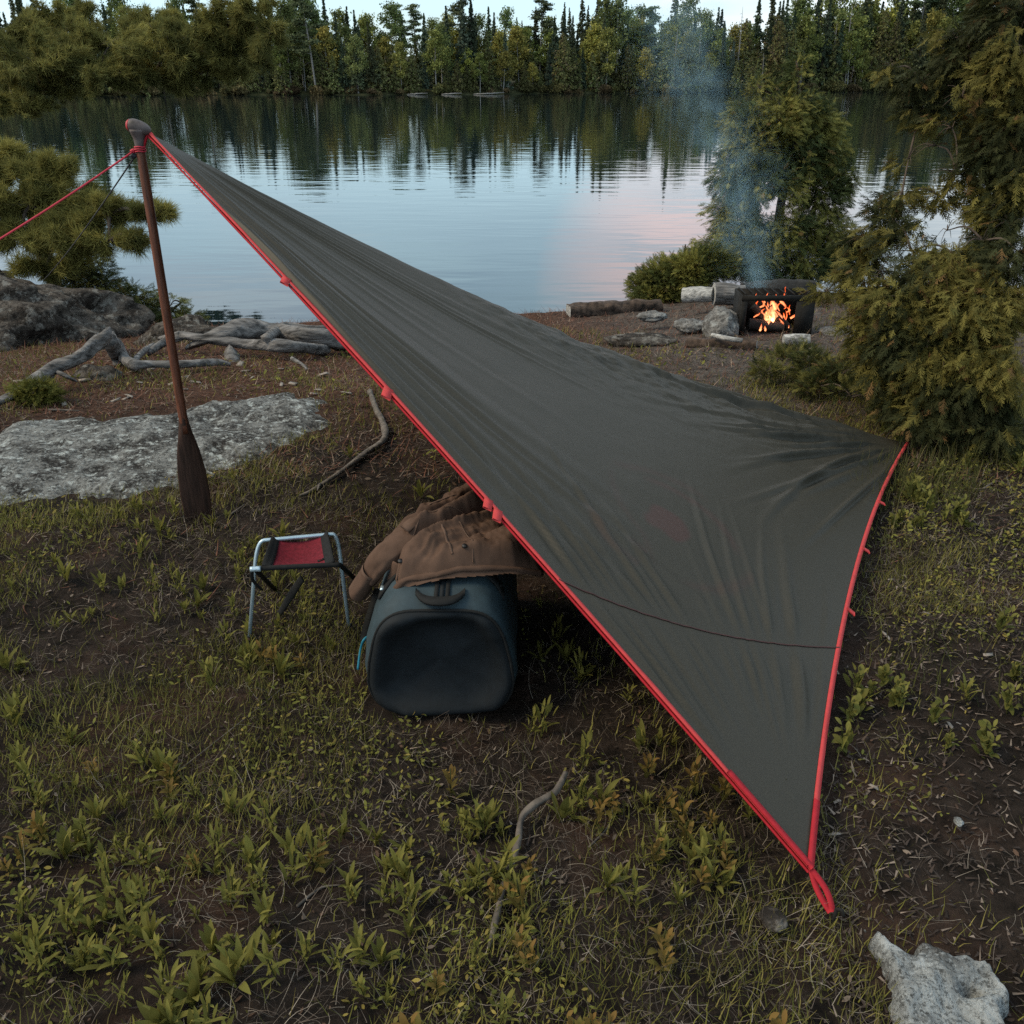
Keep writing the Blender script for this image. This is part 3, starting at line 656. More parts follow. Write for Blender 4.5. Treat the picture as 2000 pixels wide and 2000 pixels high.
# ------------------------------------------------------------------ rocks
def inside(poly, x, y):
    r = np.zeros(x.shape, bool); n_ = len(poly)
    for i in range(n_):
        x0, y0 = poly[i]; x1, y1 = poly[(i+1) % n_]
        cnd = ((y0 > y) != (y1 > y)); xi = (x1-x0)*(y-y0)/((y1-y0) if y1 != y0 else 1e-9)+x0
        r ^= cnd & (x < xi)
    return r
def sdist(poly, x, y):
    d = np.full(x.shape, 1e9); n_ = len(poly)
    for i in range(n_):
        a = np.array(poly[i]); b_ = np.array(poly[(i+1) % n_]); e = b_-a
        t_ = np.clip(((x-a[0])*e[0]+(y-a[1])*e[1])/(e@e+1e-12), 0, 1)
        d = np.minimum(d, np.hypot(x-a[0]-t_*e[0], y-a[1]-t_*e[1]))
    return np.where(inside(poly, x, y), d, -d)
def px_poly(px, z): return [tuple(PZ(u, v, z)[:2]) for u, v in px]
def mound(name, poly, step, mat, height, label, cat, margin=.06, kind=None):
    p = np.array(poly); xs = np.arange(p[:, 0].min()-margin, p[:, 0].max()+margin, step); yy = np.arange(p[:, 1].min()-margin, p[:, 1].max()+margin, step)
    X_, Y_ = np.meshgrid(xs, yy, indexing='ij'); d = sdist(poly, X_, Y_)
    Z_ = H(X_, Y_) + height(X_, Y_, d)
    ok = d > -margin; F = grid_faces(len(xs), len(yy))[:, ::-1]; F = F[ok.ravel()[F].all(1)]
    V = np.stack([X_, Y_, Z_], -1).reshape(-1, 3); idx = np.unique(F); mpn = np.zeros(len(V), int); mpn[idx] = np.arange(len(idx))
    o = mesh_np(name, V[idx], [mpn[F]], mat, smooth=True)
    return tag(o, label, cat, kind=kind)
SLAB = px_poly([(-60, 870), (0, 840), (90, 822), (190, 812), (330, 797), (430, 772), (560, 762), (640, 788), (655, 825), (590, 865), (480, 905), (420, 930), (350, 950), (230, 980), (60, 990), (-60, 985)], .03)
mound('bedrock_slab', SLAB, .02, M_rockslab, lambda x, y, d: -.045 + .070*sstep(-.18, .22, d+.13*fbm(x*2.6, y*2.6, 0, 5, 61)) + .020*fbm(x*2.2, y*2.2, 0, 5, 60)*sstep(0, .2, d) + .009*fbm(x*12, y*12, 0, 4, 66),
      'flat pale lichen covered bedrock slab behind the paddle', 'rock', .3)
FORE = px_poly([(1680, 1748), (1708, 1750), (1738, 1790), (1784, 1815), (1802, 1792), (1855, 1806), (1912, 1820), (1958, 1852), (1985, 1905), (1980, 1945), (2015, 1990), (2060, 2060), (1900, 2090), (1790, 2050), (1764, 1970), (1738, 1890), (1728, 1845), (1702, 1800)], .05)
mound('granite_rock', FORE, .006, M_rockfore, lambda x, y, d: -.055 + .105*sstep(-.018, .022, d+.016*fbm(x*16, y*16, 0, 4, 71)) - .026*np.abs(fbm(x*7, y*7, 0, 4, 70))*sstep(0, .04, d) + .022*fbm(x*4, y*4, 0, 2, 74)*sstep(0, .06, d) + .0045*fbm(x*45, y*45, 0, 3, 72)
      - .05*np.exp(-(((x-PZ(1912, 1890, .06)[0])/.022)**2+((y-PZ(1912, 1890, .06)[1])/.014)**2)), 'speckled pale granite rock beside the tarp peg', 'rock', .04)
def blob(name, c_, r, mat, label, cat, seed, rough=.22, fr=2.2, group=None, sub=4, parent=None, rz=0.):
    import bmesh
    bm = bmesh.new(); bmesh.ops.create_icosphere(bm, subdivisions=sub, radius=1); V = np.array([v.co[:] for v in bm.verts]); F = np.array([[v.index for v in f.verts] for f in bm.faces]); bm.free()
    nn = fbm(V[:, 0]*fr+seed, V[:, 1]*fr, V[:, 2]*fr, 5, seed)
    V = V*(1+rough*nn)[:, None]*np.asarray(r); V = V @ rotz(rz).T
    o = mesh_np(name, V, [F], mat, parent, smooth=True); o.location = [float(a) for a in c_]
    return tag(o, label, cat, group)
blob('shore_boulder', (-5.15, 7.35, -.44), (2.05, 1.0, .78), M_rockleft, 'broad weathered rock outcrop under the young pine at left', 'rock', 3, .17, 3.4, sub=6)
blob('low_rock', (-2.45, 6.95, -.30), (.45, .25, .22), M_rockleft, 'low grey rock behind the driftwood log', 'rock', 5, .2, 2.6, sub=5)
blob('stone', PZ(1418, 650, .0)+[0, .12, 0], (.13, .16, .15), M_stone, 'pale sloping boulder at the left side of the fire grate', 'stone', 6, .2, 1.6, sub=5)
blob('stone', PZ(1635, 655, -.02), (.13, .10, .06), M_stone, 'flat grey stone right of the birch billet by the fire', 'stone', 8, .2, 2, sub=4)
blob('stone', PZ(1350, 637, -.03), (.12, .10, .05), M_stone, 'low half buried stone left of the fire ring', 'stone', 9, .2, 2, sub=4)
blob('stone', PZ(1275, 618, -.08), (.11, .08, .04), M_stone, 'small pale stone near the dark bark log', 'stone', 10, .2, 2, sub=4)
blob('stone', PZ(1250, 665, -.05), (.24, .12, .04), M_rockleft, 'flat bedrock knob just above the tarp edge', 'stone', 12, .2, 2, sub=4)
blob('stone', PZ(1510, 1795, .01), (.026, .030, .014), M_rockleft, 'small round brown stone left of the tarp peg', 'stone', 13, .2, 2, sub=4)
blob('stone', PZ(1872, 1604, .005), (.010, .014, .008), M_rockfore, 'tiny white pebble on the dark mulch', 'pebble', 14, .2, 2, sub=3)
blob('stone', PZ(195, 740, .0), (.14, .12, .08), M_rockleft, 'lichen spotted stone beside the hollow under the left root', 'stone', 15, .25, 2, sub=4)

# ------------------------------------------------------------------ driftwood, sticks
def gp(u, v, dz=0.):
    z = 0.
    for _ in range(5):
        p = PZ(u, v, z+dz); z = float(H(p[0], p[1]))
    return PZ(u, v, z+dz)
mb = MB()
mb.add(*tube([gp(690, 672, .05), gp(655, 664, .10), gp(600, 655, .13), gp(540, 648, .15), gp(480, 644, .17), gp(430, 655, .13), gp(390, 668, .08), gp(365, 680, .03)], [.065, .062, .055, .06, .064, .05, .035, .016], seg=16, n=90, rough=.42, s=4, fr=4))
mb.add(*tube([gp(640, 682, .04), gp(560, 676, .09), gp(480, 672, .09), gp(410, 664, .10), gp(350, 655, .12), gp(310, 662, .08)], [.036, .040, .036, .028, .024, .012], seg=12, n=50, rough=.3, s=8, fr=5))
mb.add(*tube([gp(520, 660, .15), gp(555, 640, .16), gp(600, 645, .13), gp(650, 640, .12)], [.03, .035, .03, .02], seg=10, n=24, rough=.3, s=9))
mb.add(*tube([gp(355, 655, .12), gp(320, 668, .08), gp(290, 690, .03)], [.03, .03, .02], seg=8, n=16, rough=.3, s=10))
mb.add(*tube([gp(450, 690, .02), gp(456, 700, .01), gp(458, 716, -.03)], [.05, .035, .03], seg=8, n=12, rough=.3, s=11))
mb.add(*tube([gp(570, 700, .05), gp(590, 712, .03), gp(600, 722, .01)], [.014, .010, .006], seg=6, n=10))
tag(mb.build('driftwood_log', M_drift, None, True), 'thick twisted grey driftwood log lying behind the paddle', 'log')
mb = MB()
mb.add(*tube([gp(217, 655, .10), gp(240, 695, .06), gp(262, 712, .05), gp(300, 712, .05), gp(360, 712, .05), gp(420, 708, .04), gp(450, 712, .02)], [.028, .034, .030, .022, .022, .02, .012], seg=10, n=60, rough=.3, s=14))
mb.add(*tube([gp(262, 712, .04), gp(275, 690, .05), gp(300, 672, .06)], [.02, .02, .012], seg=8, n=14, rough=.3, s=15))
tag(mb.build('exposed_root', M_drift, None, True), 'thin grey root bending along the ground left of the driftwood log', 'root')
mb = MB()
mb.add(*tube([gp(-40, 800, .02), gp(40, 765, .06), gp(100, 725, .12), (gp(150, 700, .16)), gp(190, 668, .22), gp(212, 655, .24)], [.030, .034, .036, .034, .042, .025], seg=12, n=70, rough=.45, s=17))
mb.add(*tube([gp(190, 668, .22), gp(208, 650, .27), gp(213, 640, .29)], [.04, .03, .008], seg=8, n=14, rough=.4, s=18))
mb.add(*tube([gp(102, 728, .11), gp(95, 750, .06), gp(85, 775, .0)], [.02, .014, .012], seg=7, n=14, rough=.3, s=19))
mb.add(*tube([gp(100, 722, .12), gp(130, 735, .10), gp(150, 745, .06)], [.014, .012, .006], seg=6, n=12, rough=.3, s=20))
mb.add(*tube([gp(210, 660, .2), gp(230, 690, .08), gp(236, 715, .0)], [.05, .05, .04], seg=10, n=16, rough=.35, s=21))
tag(mb.build('exposed_root', M_drift, None, True), 'arched weathered root over the dark hollow at the left edge', 'root')
mb = MB()
mb.add(*tube([gp(722, 765, .01), gp(735, 800, .02), gp(752, 838, .02), gp(748, 862, .03), gp(715, 885, .02), gp(670, 918, .02), gp(615, 955, .01), gp(585, 968, .01)], [.015, .016, .018, .016, .014, .010, .008, .004], seg=8, n=60, rough=.25, s=23, fr=14))
mb.add(*tube([gp(625, 945, .02), gp(620, 958, .05)], [.006, .003], seg=5, n=5))
tag(mb.build('curved_branch', M_stick, None, True), 'long curved grey branch bending out from under the tarp edge', 'branch')
mb = MB()
mb.add(*tube([gp(1105, 1508, .06), gp(1085, 1545, .05), gp(1045, 1570, .05), gp(1018, 1600, .04), gp(1008, 1660, .03), gp(985, 1720, .02), gp(970, 1790, .02), gp(955, 1850, .01)], [.006, .009, .008, .008, .008, .0075, .007, .004], seg=9, n=70, rough=.3, s=29, fr=22))
tag(mb.build('fallen_stick', M_stick, None, True), 'knobbly grey stick lying in the foreground grass', 'stick')
for i, (q, r, lb) in enumerate((
        ([(452, 1004), (478, 985)], .006, 'short broken stick in the grass right of the paddle blade'),
        ([(95, 800), (155, 802)], .008, 'straight pale stick on the needles above the slab'),
        ([(1150, 1655), (1190, 1610), (1200, 1560)], .003, 'thin bent twig in the dark grass right of the foreground stick'),
        ([(330, 1520), (520, 1370), (560, 1335)], .0022, 'long pale dry stem slanting across the foreground grass'),
        ([(580, 1770), (625, 1735), (665, 1728)], .004, 'forked pale twig in the lower foreground'),
        ([(1920, 955), (1945, 940), (1960, 945)], .006, 'pale forked twig on the ground by the right edge'),
        ([(1450, 925), (1420, 915)], .004, 'small twig'))[:6]):
    o = tube_obj('twig', [gp(u, v, r) for u, v in q], [r*.8, r*.7, r*.4], M_stick, seg=6, n=16, rough=.2); tag(o, lb, 'twig')

# ------------------------------------------------------------------ tarp
GT = PY(290, 259, 3.36)
G1 = PZ(1584, 1698, .065); G2 = PZ(1774, 866, .02); C4 = np.array([.30, 5.55, -.02])
NS, NT = 560, 520
tt = np.linspace(0, 1, NT); ss = np.linspace(0, 1, NS//2+1)
def lin(a, b_, t_): return a[None]*(1-t_[:, None]) + b_[None]*t_[:, None]
bump4 = 4*tt*(1-tt)
Lc = lin(GT, G1, tt) + bump4[:, None]*np.array([.012, .0, .015])
Rc = lin(GT, G2, tt) + bump4[:, None]*np.array([0, 0, -.115])
Ec = lin(GT, C4, tt) + bump4[:, None]*np.array([0, 0, -.17])
b4 = 4*ss*(1-ss)
B1 = lin(G1, G2, ss) + b4[:, None]*np.array([-.070, .01, .05])
B2 = lin(G2, C4, ss) + b4[:, None]*np.array([-.05, -.06, .03])
def patch(A_, B_, bot):
    S = A_[:, None]*(1-ss)[None, :, None] + B_[:, None]*ss[None, :, None]
    e = bot - (A_[-1][None]*(1-ss)[:, None] + B_[-1][None]*ss[:, None])
    return S + (tt**2.2)[:, None, None]*e[None]
S1 = patch(Lc, Rc, B1); S2 = patch(Rc, Ec, B2)
Sg = np.concatenate([S1, S2[:, 1:]], 1); ns_ = Sg.shape[1]
K = np.exp(-.5*(np.arange(-24, 25)/9.)**2); K /= K.sum()
pad = np.concatenate([2*Sg[:, :1]-Sg[:, 24:0:-1], Sg, 2*Sg[:, -1:]-Sg[:, -2:-26:-1]], 1)
Sb = sum(K[i]*pad[:, i:i+ns_] for i in range(49))
wS = sstep(0, .2, np.linspace(0, 1, ns_))[None, :, None]*(sstep(1, .9, tt))[:, None, None]
Sg = Sg*(1-wS)+Sb*wS
du = np.gradient(Sg, axis=0); dv = np.gradient(Sg, axis=1); Nn = norm(np.cross(dv, du)); Nn *= np.sign(Nn[NT//2, 40, 2])
s2 = np.linspace(0, 2, ns_)[None]; t2 = tt[:, None]
s1 = np.clip(s2, 0, 1)
disp = -.035*np.sin(np.pi*s1)*np.sin(np.pi*np.clip(t2*1.15-.05, 0, 1))*np.where(s2 < 1, 1, 0)
edge = np.minimum(sstep(0, .02, s2), 1)*sstep(0, .03, 1-t2)
rc = np.random.default_rng(91)
def crease(d_, w_): q_ = d_/w_; return np.exp(-q_*q_) - .45*np.exp(-((q_-1.5)/1.1)**2)
# long pleats beside the taut front edge, running from the tip towards the ground corner
for k in range(15):
    c0 = .012 + .30*(k/15)**1.4 + .006*rc.normal(); wv_ = rc.uniform(.0062, .012)*(1+.8*k/15); t0, t1 = rc.uniform(0, .15), rc.uniform(.62, .98)
    path_ = c0 + .010*np.sin(t2*rc.uniform(3, 6)+rc.random()*6) + .02*(t2-.5)**2
    disp += rc.uniform(.5, 1)*.0125*(1-.45*k/15)*crease(s1-path_, wv_)*sstep(t0, t0+.15, t2)*sstep(t1, t1-.3, t2)*edge
for k in range(26):                                   # faint tension lines from the tip over the upper cloth
    c0 = rc.uniform(.15, .95); path_ = c0 + .012*np.sin(t2*rc.uniform(3, 7)+rc.random()*6); t1 = rc.uniform(.25, .7)
    disp += rc.uniform(.3, 1)*.0045*crease(s1-path_, rc.uniform(.0075, .018))*sstep(.03, .15, t2)*sstep(t1, t1-.2, t2)
def fan(cn, axv, n_, spread, wdt, amp, rmax, sd):
    global disp
    dd = Sg - cn; ay_ = norm(np.cross(np.array([0, 0, 1.]), axv)); an_ = np.arctan2((dd*ay_).sum(-1), (dd*axv).sum(-1)); rr_ = np.linalg.norm(dd, axis=-1)
    g = np.random.default_rng(sd); off = .10*noise3(an_*4, rr_*1.1, 0, sd)
    for k in range(n_):
        th = spread[0]+(spread[1]-spread[0])*(k+g.uniform(.1, .9))/n_; cv_ = g.normal()*.05; r0, r1 = g.uniform(.02, .5)*rmax*.5, g.uniform(.45, 1.05)*rmax
        w_ = np.maximum(wdt*g.uniform(.7, 1.5)*(.35+.65*np.clip(rr_/rmax, 0, 1)), .0105); arc = (an_-th-cv_*rr_-.35*off*np.clip(rr_, 0, 1))*rr_
        disp += g.uniform(.35, 1)*amp*crease(arc, w_)*sstep(r0, r0+.25*rmax, rr_)*sstep(r1, r1*.5, rr_)*np.where(s2 < 1.2, 1, .2)*sstep(0, .012, 1-t2)*edge
fan(G2, norm((G1*.55+GT*.45)-G2), 32, (-.75, .62), .018, .0175, 2.0, 911)
fan(G2, norm((G1*.55+GT*.45)-G2), 28, (-.70, .60), .010, .0125, 1.3, 912)
fan(G1, norm((GT*.5+G2*.5)-G1), 36, (-.60, .60), .011, .0100, 1.75, 913)
# crumples under the ridge and fine puckering
disp += .016*(fbm(Sg[..., 0]*7, Sg[..., 1]*10, Sg[..., 2]*7, 4, 48))*np.exp(-((s2-.97)/.14)**2)*sstep(.25, .5, t2)*sstep(1, .8, t2)
disp += .007*(.5-np.abs(fbm(Sg[..., 0]*5+Sg[..., 2]*3, Sg[..., 1]*12, Sg[..., 2]*9, 4, 53)))*np.exp(-((s2-.86)/.16)**2)*sstep(.3, .5, t2)
disp += .0016*fbm(Sg[..., 0]*6, Sg[..., 1]*6, Sg[..., 2]*6, 5, 49)*edge
u0_, v0_ = proj(Sg); jj_, ii_ = np.meshgrid(np.arange(ns_), np.arange(NT))
for pa, pb in (((1090, 1135), (1640, 1264)), ((1435, 1472), (1595, 1494))):      # the sewn seams hold the cloth flat
    ea, eb = [np.array(np.unravel_index(np.argmin((u0_[:, :NS//2]-p_[0])**2+(v0_[:, :NS//2]-p_[1])**2), (NT, NS//2)), float) for p_ in (pa, pb)]
    e_ = eb-ea; ln2 = e_@e_; q_ = np.clip(((ii_-ea[0])*e_[0]+(jj_-ea[1])*e_[1])/ln2, 0, 1)
    ds_ = np.hypot(ii_-ea[0]-q_*e_[0], jj_-ea[1]-q_*e_[1])*.006; disp = disp*(1-.85*np.exp(-(ds_/.055)**2))
Sg = Sg + Nn*disp[..., None]
TS = Sg
TN = norm(np.cross(np.gradient(TS, axis=1), np.gradient(TS, axis=0))); TN *= np.sign(TN[NT//2, 40, 2])
m, n, l, b = mat_new('tarp_nylon')
a = n.new('ShaderNodeAttribute'); a.attribute_name = 'col'
t = n.new('ShaderNodeTexCoord'); z = n.new('ShaderNodeTexNoise'); z.inputs['Scale'].default_value = 420; l.new(t.outputs['Object'], z.inputs[0])
bp = n.new('ShaderNodeBump'); bp.inputs['Strength'].default_value = .22; bp.inputs['Distance'].default_value = .0012; l.new(z.outputs[0], bp.inputs['Height']); l.new(bp.outputs[0], b.inputs['Normal'])
wv2 = n.new('ShaderNodeTexNoise'); wv2.inputs['Scale'].default_value = 330; wv2.inputs['Detail'].default_value = 2; l.new(t.outputs['Object'], wv2.inputs[0])
wr = n.new('ShaderNodeMapRange'); wr.inputs[1].default_value = .3; wr.inputs[2].default_value = .7; wr.inputs[3].default_value = .72; wr.inputs[4].default_value = 1.28; l.new(wv2.outputs[0], wr.inputs[0])
wm = n.new('ShaderNodeVectorMath'); wm.operation = 'SCALE'; l.new(a.outputs['Color'], wm.inputs[0]); l.new(wr.outputs[0], wm.inputs['Scale'])
l.new(wm.outputs[0], b.inputs['Base Color']); b.inputs['Roughness'].default_value = .55; b.inputs['Specular IOR Level'].default_value = .28
tr = n.new('ShaderNodeBsdfTranslucent'); l.new(a.outputs['Color'], tr.inputs[0]); ms_ = n.new('ShaderNodeMixShader'); ms_.inputs[0].default_value = .05
l.new(b.outputs[0], ms_.inputs[1]); l.new(tr.outputs[0], ms_.inputs[2]); l.new(ms_.outputs[0], n['Material Output'].inputs[0]); M_tarp = m
col = np.tile(np.array([.0330, .0285, .0195]), (NT, ns_, 1))
uu, vv = proj(TS)                                     # the faded print: drawn on the cloth around its own centre
cI = np.argmin(((uu-1305)**2+(vv-1022)**2)[:, :NS//2]+0); ci, cj = np.unravel_index(cI, (NT, NS//2))
ctr = TS[ci, cj]; ex = norm(TS[ci, cj+4]-TS[ci, cj-4]); ny_ = Nn[ci, cj]; ey = np.cross(ny_, ex)
lx = ((TS-ctr)*ex).sum(-1); ly = ((TS-ctr)*ey).sum(-1)
prt = np.zeros((NT, ns_))
prt = np.maximum(prt, .75*sstep(1.15, .8, np.hypot(lx/.085, ly/.075)+.25*noise3(lx*18, ly*18, 0, 81)))
ra = np.hypot(lx, ly); aa = np.arctan2(ly, lx)
wrp = fbm(lx*5, ly*5, 0, 2, 83)
prt = np.maximum(prt, .45*np.exp(-((ra-.24)/.018)**2)*sstep(.0, .5, np.sin(aa*1.5+2.0)+.2*wrp))
prt = np.maximum(prt, .28*np.exp(-((ra-.30-.03*wrp)/.02)**2)*sstep(-.2, .5, np.sin(aa*2.5+.5)))
prt = np.maximum(prt, .22*np.exp(-((ly-.16-.6*lx+.05*wrp)/.016)**2)*sstep(.33, .2, ra))
prt *= np.where(s2 < 1, 1, 0)
col = col*(1-.30*prt[..., None]) + .30*prt[..., None]*np.array([.100, .014, .018])
Nb = Nn.reshape(-1, 3); V0 = TS.reshape(-1, 3)
tarp = empty('tarp', G1*[1, 1, 0], 'large dark grey tarp with red edging pitched from the paddle to the ground', 'tarp')
tl = np.array(tarp.location)
mesh_np('canopy', V0-tl, [grid_faces(NT, ns_)], M_tarp, tarp, col.reshape(-1, 3), True)
def ribbon(P, N_, W, th=.0025, off=.0):
    """flat tape along P, width vector W, thickness along N"""
    k = len(P); V = np.stack([P-W*.5+N_*(off+th), P+W*.5+N_*(off+th), P+W*.5+N_*(off-th), P-W*.5+N_*(off-th)], 1).reshape(-1, 3)
    F = grid_faces(k, 4, True); cap = np.array([[0, 1, 2, 3], [(k-1)*4+3, (k-1)*4+2, (k-1)*4+1, (k-1)*4]])
    return V, [F, cap]
def tape(P, inner, wdt, N_):
    T = norm(np.gradient(P, axis=0)); W = norm(inner - T*(inner*T).sum(-1, keepdims=True)); return ribbon(P + W*wdt*.25, N_, W*wdt, .002)
eL = TS[:, 0]; inL = TS[:, 9]-TS[:, 0]; inL[0] = inL[1] = inL[2]; NL = Nn[:, 3]
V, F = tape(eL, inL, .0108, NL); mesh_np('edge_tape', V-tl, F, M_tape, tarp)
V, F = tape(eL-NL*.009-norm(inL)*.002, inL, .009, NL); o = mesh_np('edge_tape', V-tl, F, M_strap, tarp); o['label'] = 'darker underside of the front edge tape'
eB = TS[-1, :NS//2+1]; inB = TS[-14, :NS//2+1]-eB; NB_ = Nn[-4, :NS//2+1]
V, F = tape(eB, inB, .0145, NB_); mesh_np('edge_tape', V-tl, F, M_tape, tarp)
# seams: strips lying on the cloth
def seam(pa, pb, wdt):
    def ij(p_):
        i = np.argmin((uu[:, :NS//2]-p_[0])**2+(vv[:, :NS//2]-p_[1])**2); return np.array(np.unravel_index(i, (NT, NS//2)), float)
    A_, B_ = ij(pa), ij(pb); q = np.linspace(0, 1, 220)[:, None]; IJ = A_*(1-q)+B_*q
    def smp(G_):
        i, j = np.floor(IJ[:, 0]).astype(int), np.floor(IJ[:, 1]).astype(int); i = np.clip(i, 0, NT-2); fi, fj = (IJ[:, 0]-i)[:, None], (IJ[:, 1]-j)[:, None]
        return G_[i, j]*(1-fi)*(1-fj)+G_[i+1, j]*fi*(1-fj)+G_[i, j+1]*(1-fi)*fj+G_[i+1, j+1]*fi*fj
    P, N_ = smp(TS), norm(smp(TN)); T = norm(np.gradient(P, axis=0)); return ribbon(P, N_, np.cross(N_, T)*wdt, .0006, .0016)
M_seam = mat_plain('seam_thread', (.050, .018, .016), .8, var=.1)
V, F = seam((1090, 1135), (1640, 1264), .004); mesh_np('seam', V-tl, F, M_seam, tarp)
# tie-out tabs
def near_edge(E, v): return int(np.argmin(abs(proj(E)[1]-v)))
def tab(i, E, inn, N_, ln, wdt, sk, drop=.0):
    T = norm(np.gradient(E, axis=0))[i]; o_ = -norm(inn[i]); d = norm(o_ + T*sk + np.array([0, 0, -drop])); q = np.linspace(0, 1, 5)[:, None]
    P = E[i] + d*ln*q + N_[i]*.003 - np.array([0, 0, 1])*drop*.02*q**2
    V, F = ribbon(P, np.repeat(N_[i][None], 5, 0), np.repeat(norm(np.cross(N_[i], d))[None]*wdt, 5, 0), .0025); mesh_np('tie_tab', V-tl, F, M_tape, tarp)
for v, dl, ln, wd_ in ((545, 0, .030, .026), (760, 0, .034, .028), (978, 0, .030, .024), (998, 0, .034, .024)):
    tab(near_edge(eL, v), eL, inL, NL, ln, wd_, .35, .25)
for v in (982, 1072, 1192): tab(near_edge(eB, v), eB, inB, NB_, .026, .018, .1, .1)
# strap at the front corner
pegp = PZ(1622, 1788, .0)
q = np.linspace(0, 1, 14)[:, None]
for dx, nm in ((-.004, 0), (.006, 1)):
    P = (G1*(1-q) + (pegp+[dx*.5, 0, .01])*q); P[:, 0] += dx*np.sin(np.pi*q[:, 0])*1.6
    T = norm(np.gradient(P, axis=0)); N_ = norm(np.cross(T, np.array([1., .2, 0])[None])); N_ *= np.sign(N_[:, 2:3]+1e-6)
    V, F = ribbon(P, N_, np.cross(N_, T)*.013, .0012); mesh_np('corner_strap', V-tl, F, M_strap, tarp)
for E, inn, N_, sl_ in ((eL, inL, NL, slice(-46, None)), (eB, inB, NB_, slice(0, 21))):
    V, F = tape(E[sl_]+N_[sl_]*.003, inn[sl_], .0155, N_[sl_]); mesh_np('corner_strap', V-tl, F, M_strap, tarp)
# strap from the tip round the paddle neck
NECK = np.array([PY(267, 246, 3.36)[0], 3.36, 1.385])
P = np.array([GT+[-.0, 0, 0], GT*.6+NECK*.4+[.004, 0, 0], NECK+[.012, 0, 0]]); mesh_np('corner_strap', tube(P, .005, seg=8, n=10)[0]-tl, tube(P, .005, seg=8, n=10)[1], M_strap, tarp, smooth=True)
def peg(p, lb, mt):
    o = empty('tent_peg', p, lb, 'tent peg'); mb = MB(); mb.add(*tube([(0, 0, -.12), (.008, -.004, .022)], [.004, .004], seg=8, n=6)); mb.build('shaft', M_iron, o, True)
    mb = MB(); mb.add(*tube([(.008, -.004, .022), (.016, -.010, .026), (.020, -.016, .016)], [.004, .004, .003], seg=8, n=8)); mb.build('hook', mt, o, True)
peg(pegp, 'tent peg holding the red strap at the front corner of the tarp', M_iron)
peg(G2+[.03, .01, -.01], 'tent peg at the right rear corner of the tarp', M_iron)

# ------------------------------------------------------------------ paddle
px0 = NECK[0]; py0 = 3.36
pad = empty('canoe_paddle', (px0, py0, 0), 'wooden canoe paddle standing on its blade as the tarp pole', 'paddle')
zz = np.array([0.36, .5, .8, 1.1, 1.3, 1.37, 1.40]); rr_ = np.array([.017, .0165, .0165, .016, .0155, .015, .016])
mb = MB(); mb.add(*tube(np.stack([0*zz, 0*zz, zz], 1), rr_, seg=16, n=30)); mb.build('shaft', M_wood, pad, True)
zb = np.array([-.04, .0, .03, .10, .2, .28, .33, .37, .41, .44]); wb = np.array([.040, .050, .053, .056, .053, .043, .033, .024, .018, .016]); tb = np.array([.005, .006, .006, .007, .008, .010, .013, .016, .0175, .016])
zf = np.linspace(zb[0], zb[-1], 40); wf = np.interp(zf, zb, wb); tf = np.interp(zf, zb, tb); an_ = np.linspace(0, 2*np.pi, 20, endpoint=False)
V = np.stack([np.cos(an_)[None]*wf[:, None], np.sin(an_)[None]*tf[:, None]*(.4+.6*np.abs(np.sin(an_)))[None], np.repeat(zf[:, None], 20, 1)], -1) @ rotz(R_(22)).T
mb = MB(); mb.add(V.reshape(-1, 3), [grid_faces(40, 20, True)]); mb.build('blade', M_blade, pad, True)
V = np.array([]); a1_ = np.linspace(-1, 1, 26)
P = np.stack([a1_*.040+.004, 0*a1_, 1.447-.012*a1_-.004*(a1_**2)], 1); r = .0235*np.sqrt(np.clip(1-(np.abs(a1_)*.995)**2.6, 0, 1))*(1+.10*a1_*-1)
mb = MB(); mb.add(*tube(P, r, seg=16)); mb.add(*tube([(0, 0, 1.385), (.001, 0, 1.41), (.002, 0, 1.44)], [.0155, .018, .030], seg=14, n=10)); gp_ = mb.build('grip', M_grip, pad, True)
k = a1_ < -.62; mb = MB(); mb.add(*tube(P[k], r[k]*1.03, seg=16)); mb.build('painted_tip', M_redpaint, gp_, True)
mb = MB()
for zq in (1.372, 1.379, 1.386): 
    a_ = np.linspace(0, 2*np.pi, 24); mb.add(*tube(np.stack([.0172*np.cos(a_), .0172*np.sin(a_), zq+.001*np.sin(3*a_)], 1), .0026, seg=6, cap=False))
mb.build('cord_wrap', M_cord, pad, True)
# guy lines
ga = NECK + [-.022, -.004, -.012]
kn = lambda o_: None
e1 = PZ(-330, 640, .0)
e1 = PY(-60, 480, 2.85); e1 = ga + (e1-ga)*2.2
P = np.array([ga + (e1-ga)*q + np.array([0, 0, -.03*4*q*(1-q)]) for q in np.linspace(0, 1, 20)])
g_ = empty('guy_line', ga, 'red guy line running from the paddle top to the left', 'rope'); 
mb = MB(); mb.add(*tube(P-ga, .0032, seg=6)); mb.build('cord', M_cord, g_, True); blob('knot', (-.002, 0, 0), (.009, .008, .008), M_cord, None, None, 31, .35, 2, sub=3, parent=g_)
e2 = np.array([-3.55, 7.1, .22])
P = np.array([ga + [.0, .0, -.018] + (e2-ga)*q + np.array([0, 0, -.02*4*q*(1-q)]) for q in np.linspace(0, 1, 20)])
g_ = empty('guy_line', ga+[0, 0, -.018], 'thin dark guy line running from the paddle top down behind the rock', 'rope')
mb = MB(); mb.add(*tube(P-ga-[0, 0, -.018], .0028, seg=6)); mb.build('cord', M_darkcord, g_, True); blob('knot', (-.004, 0, .002), (.011, .009, .008), M_darkcord, None, None, 32, .35, 2, sub=3, parent=g_)

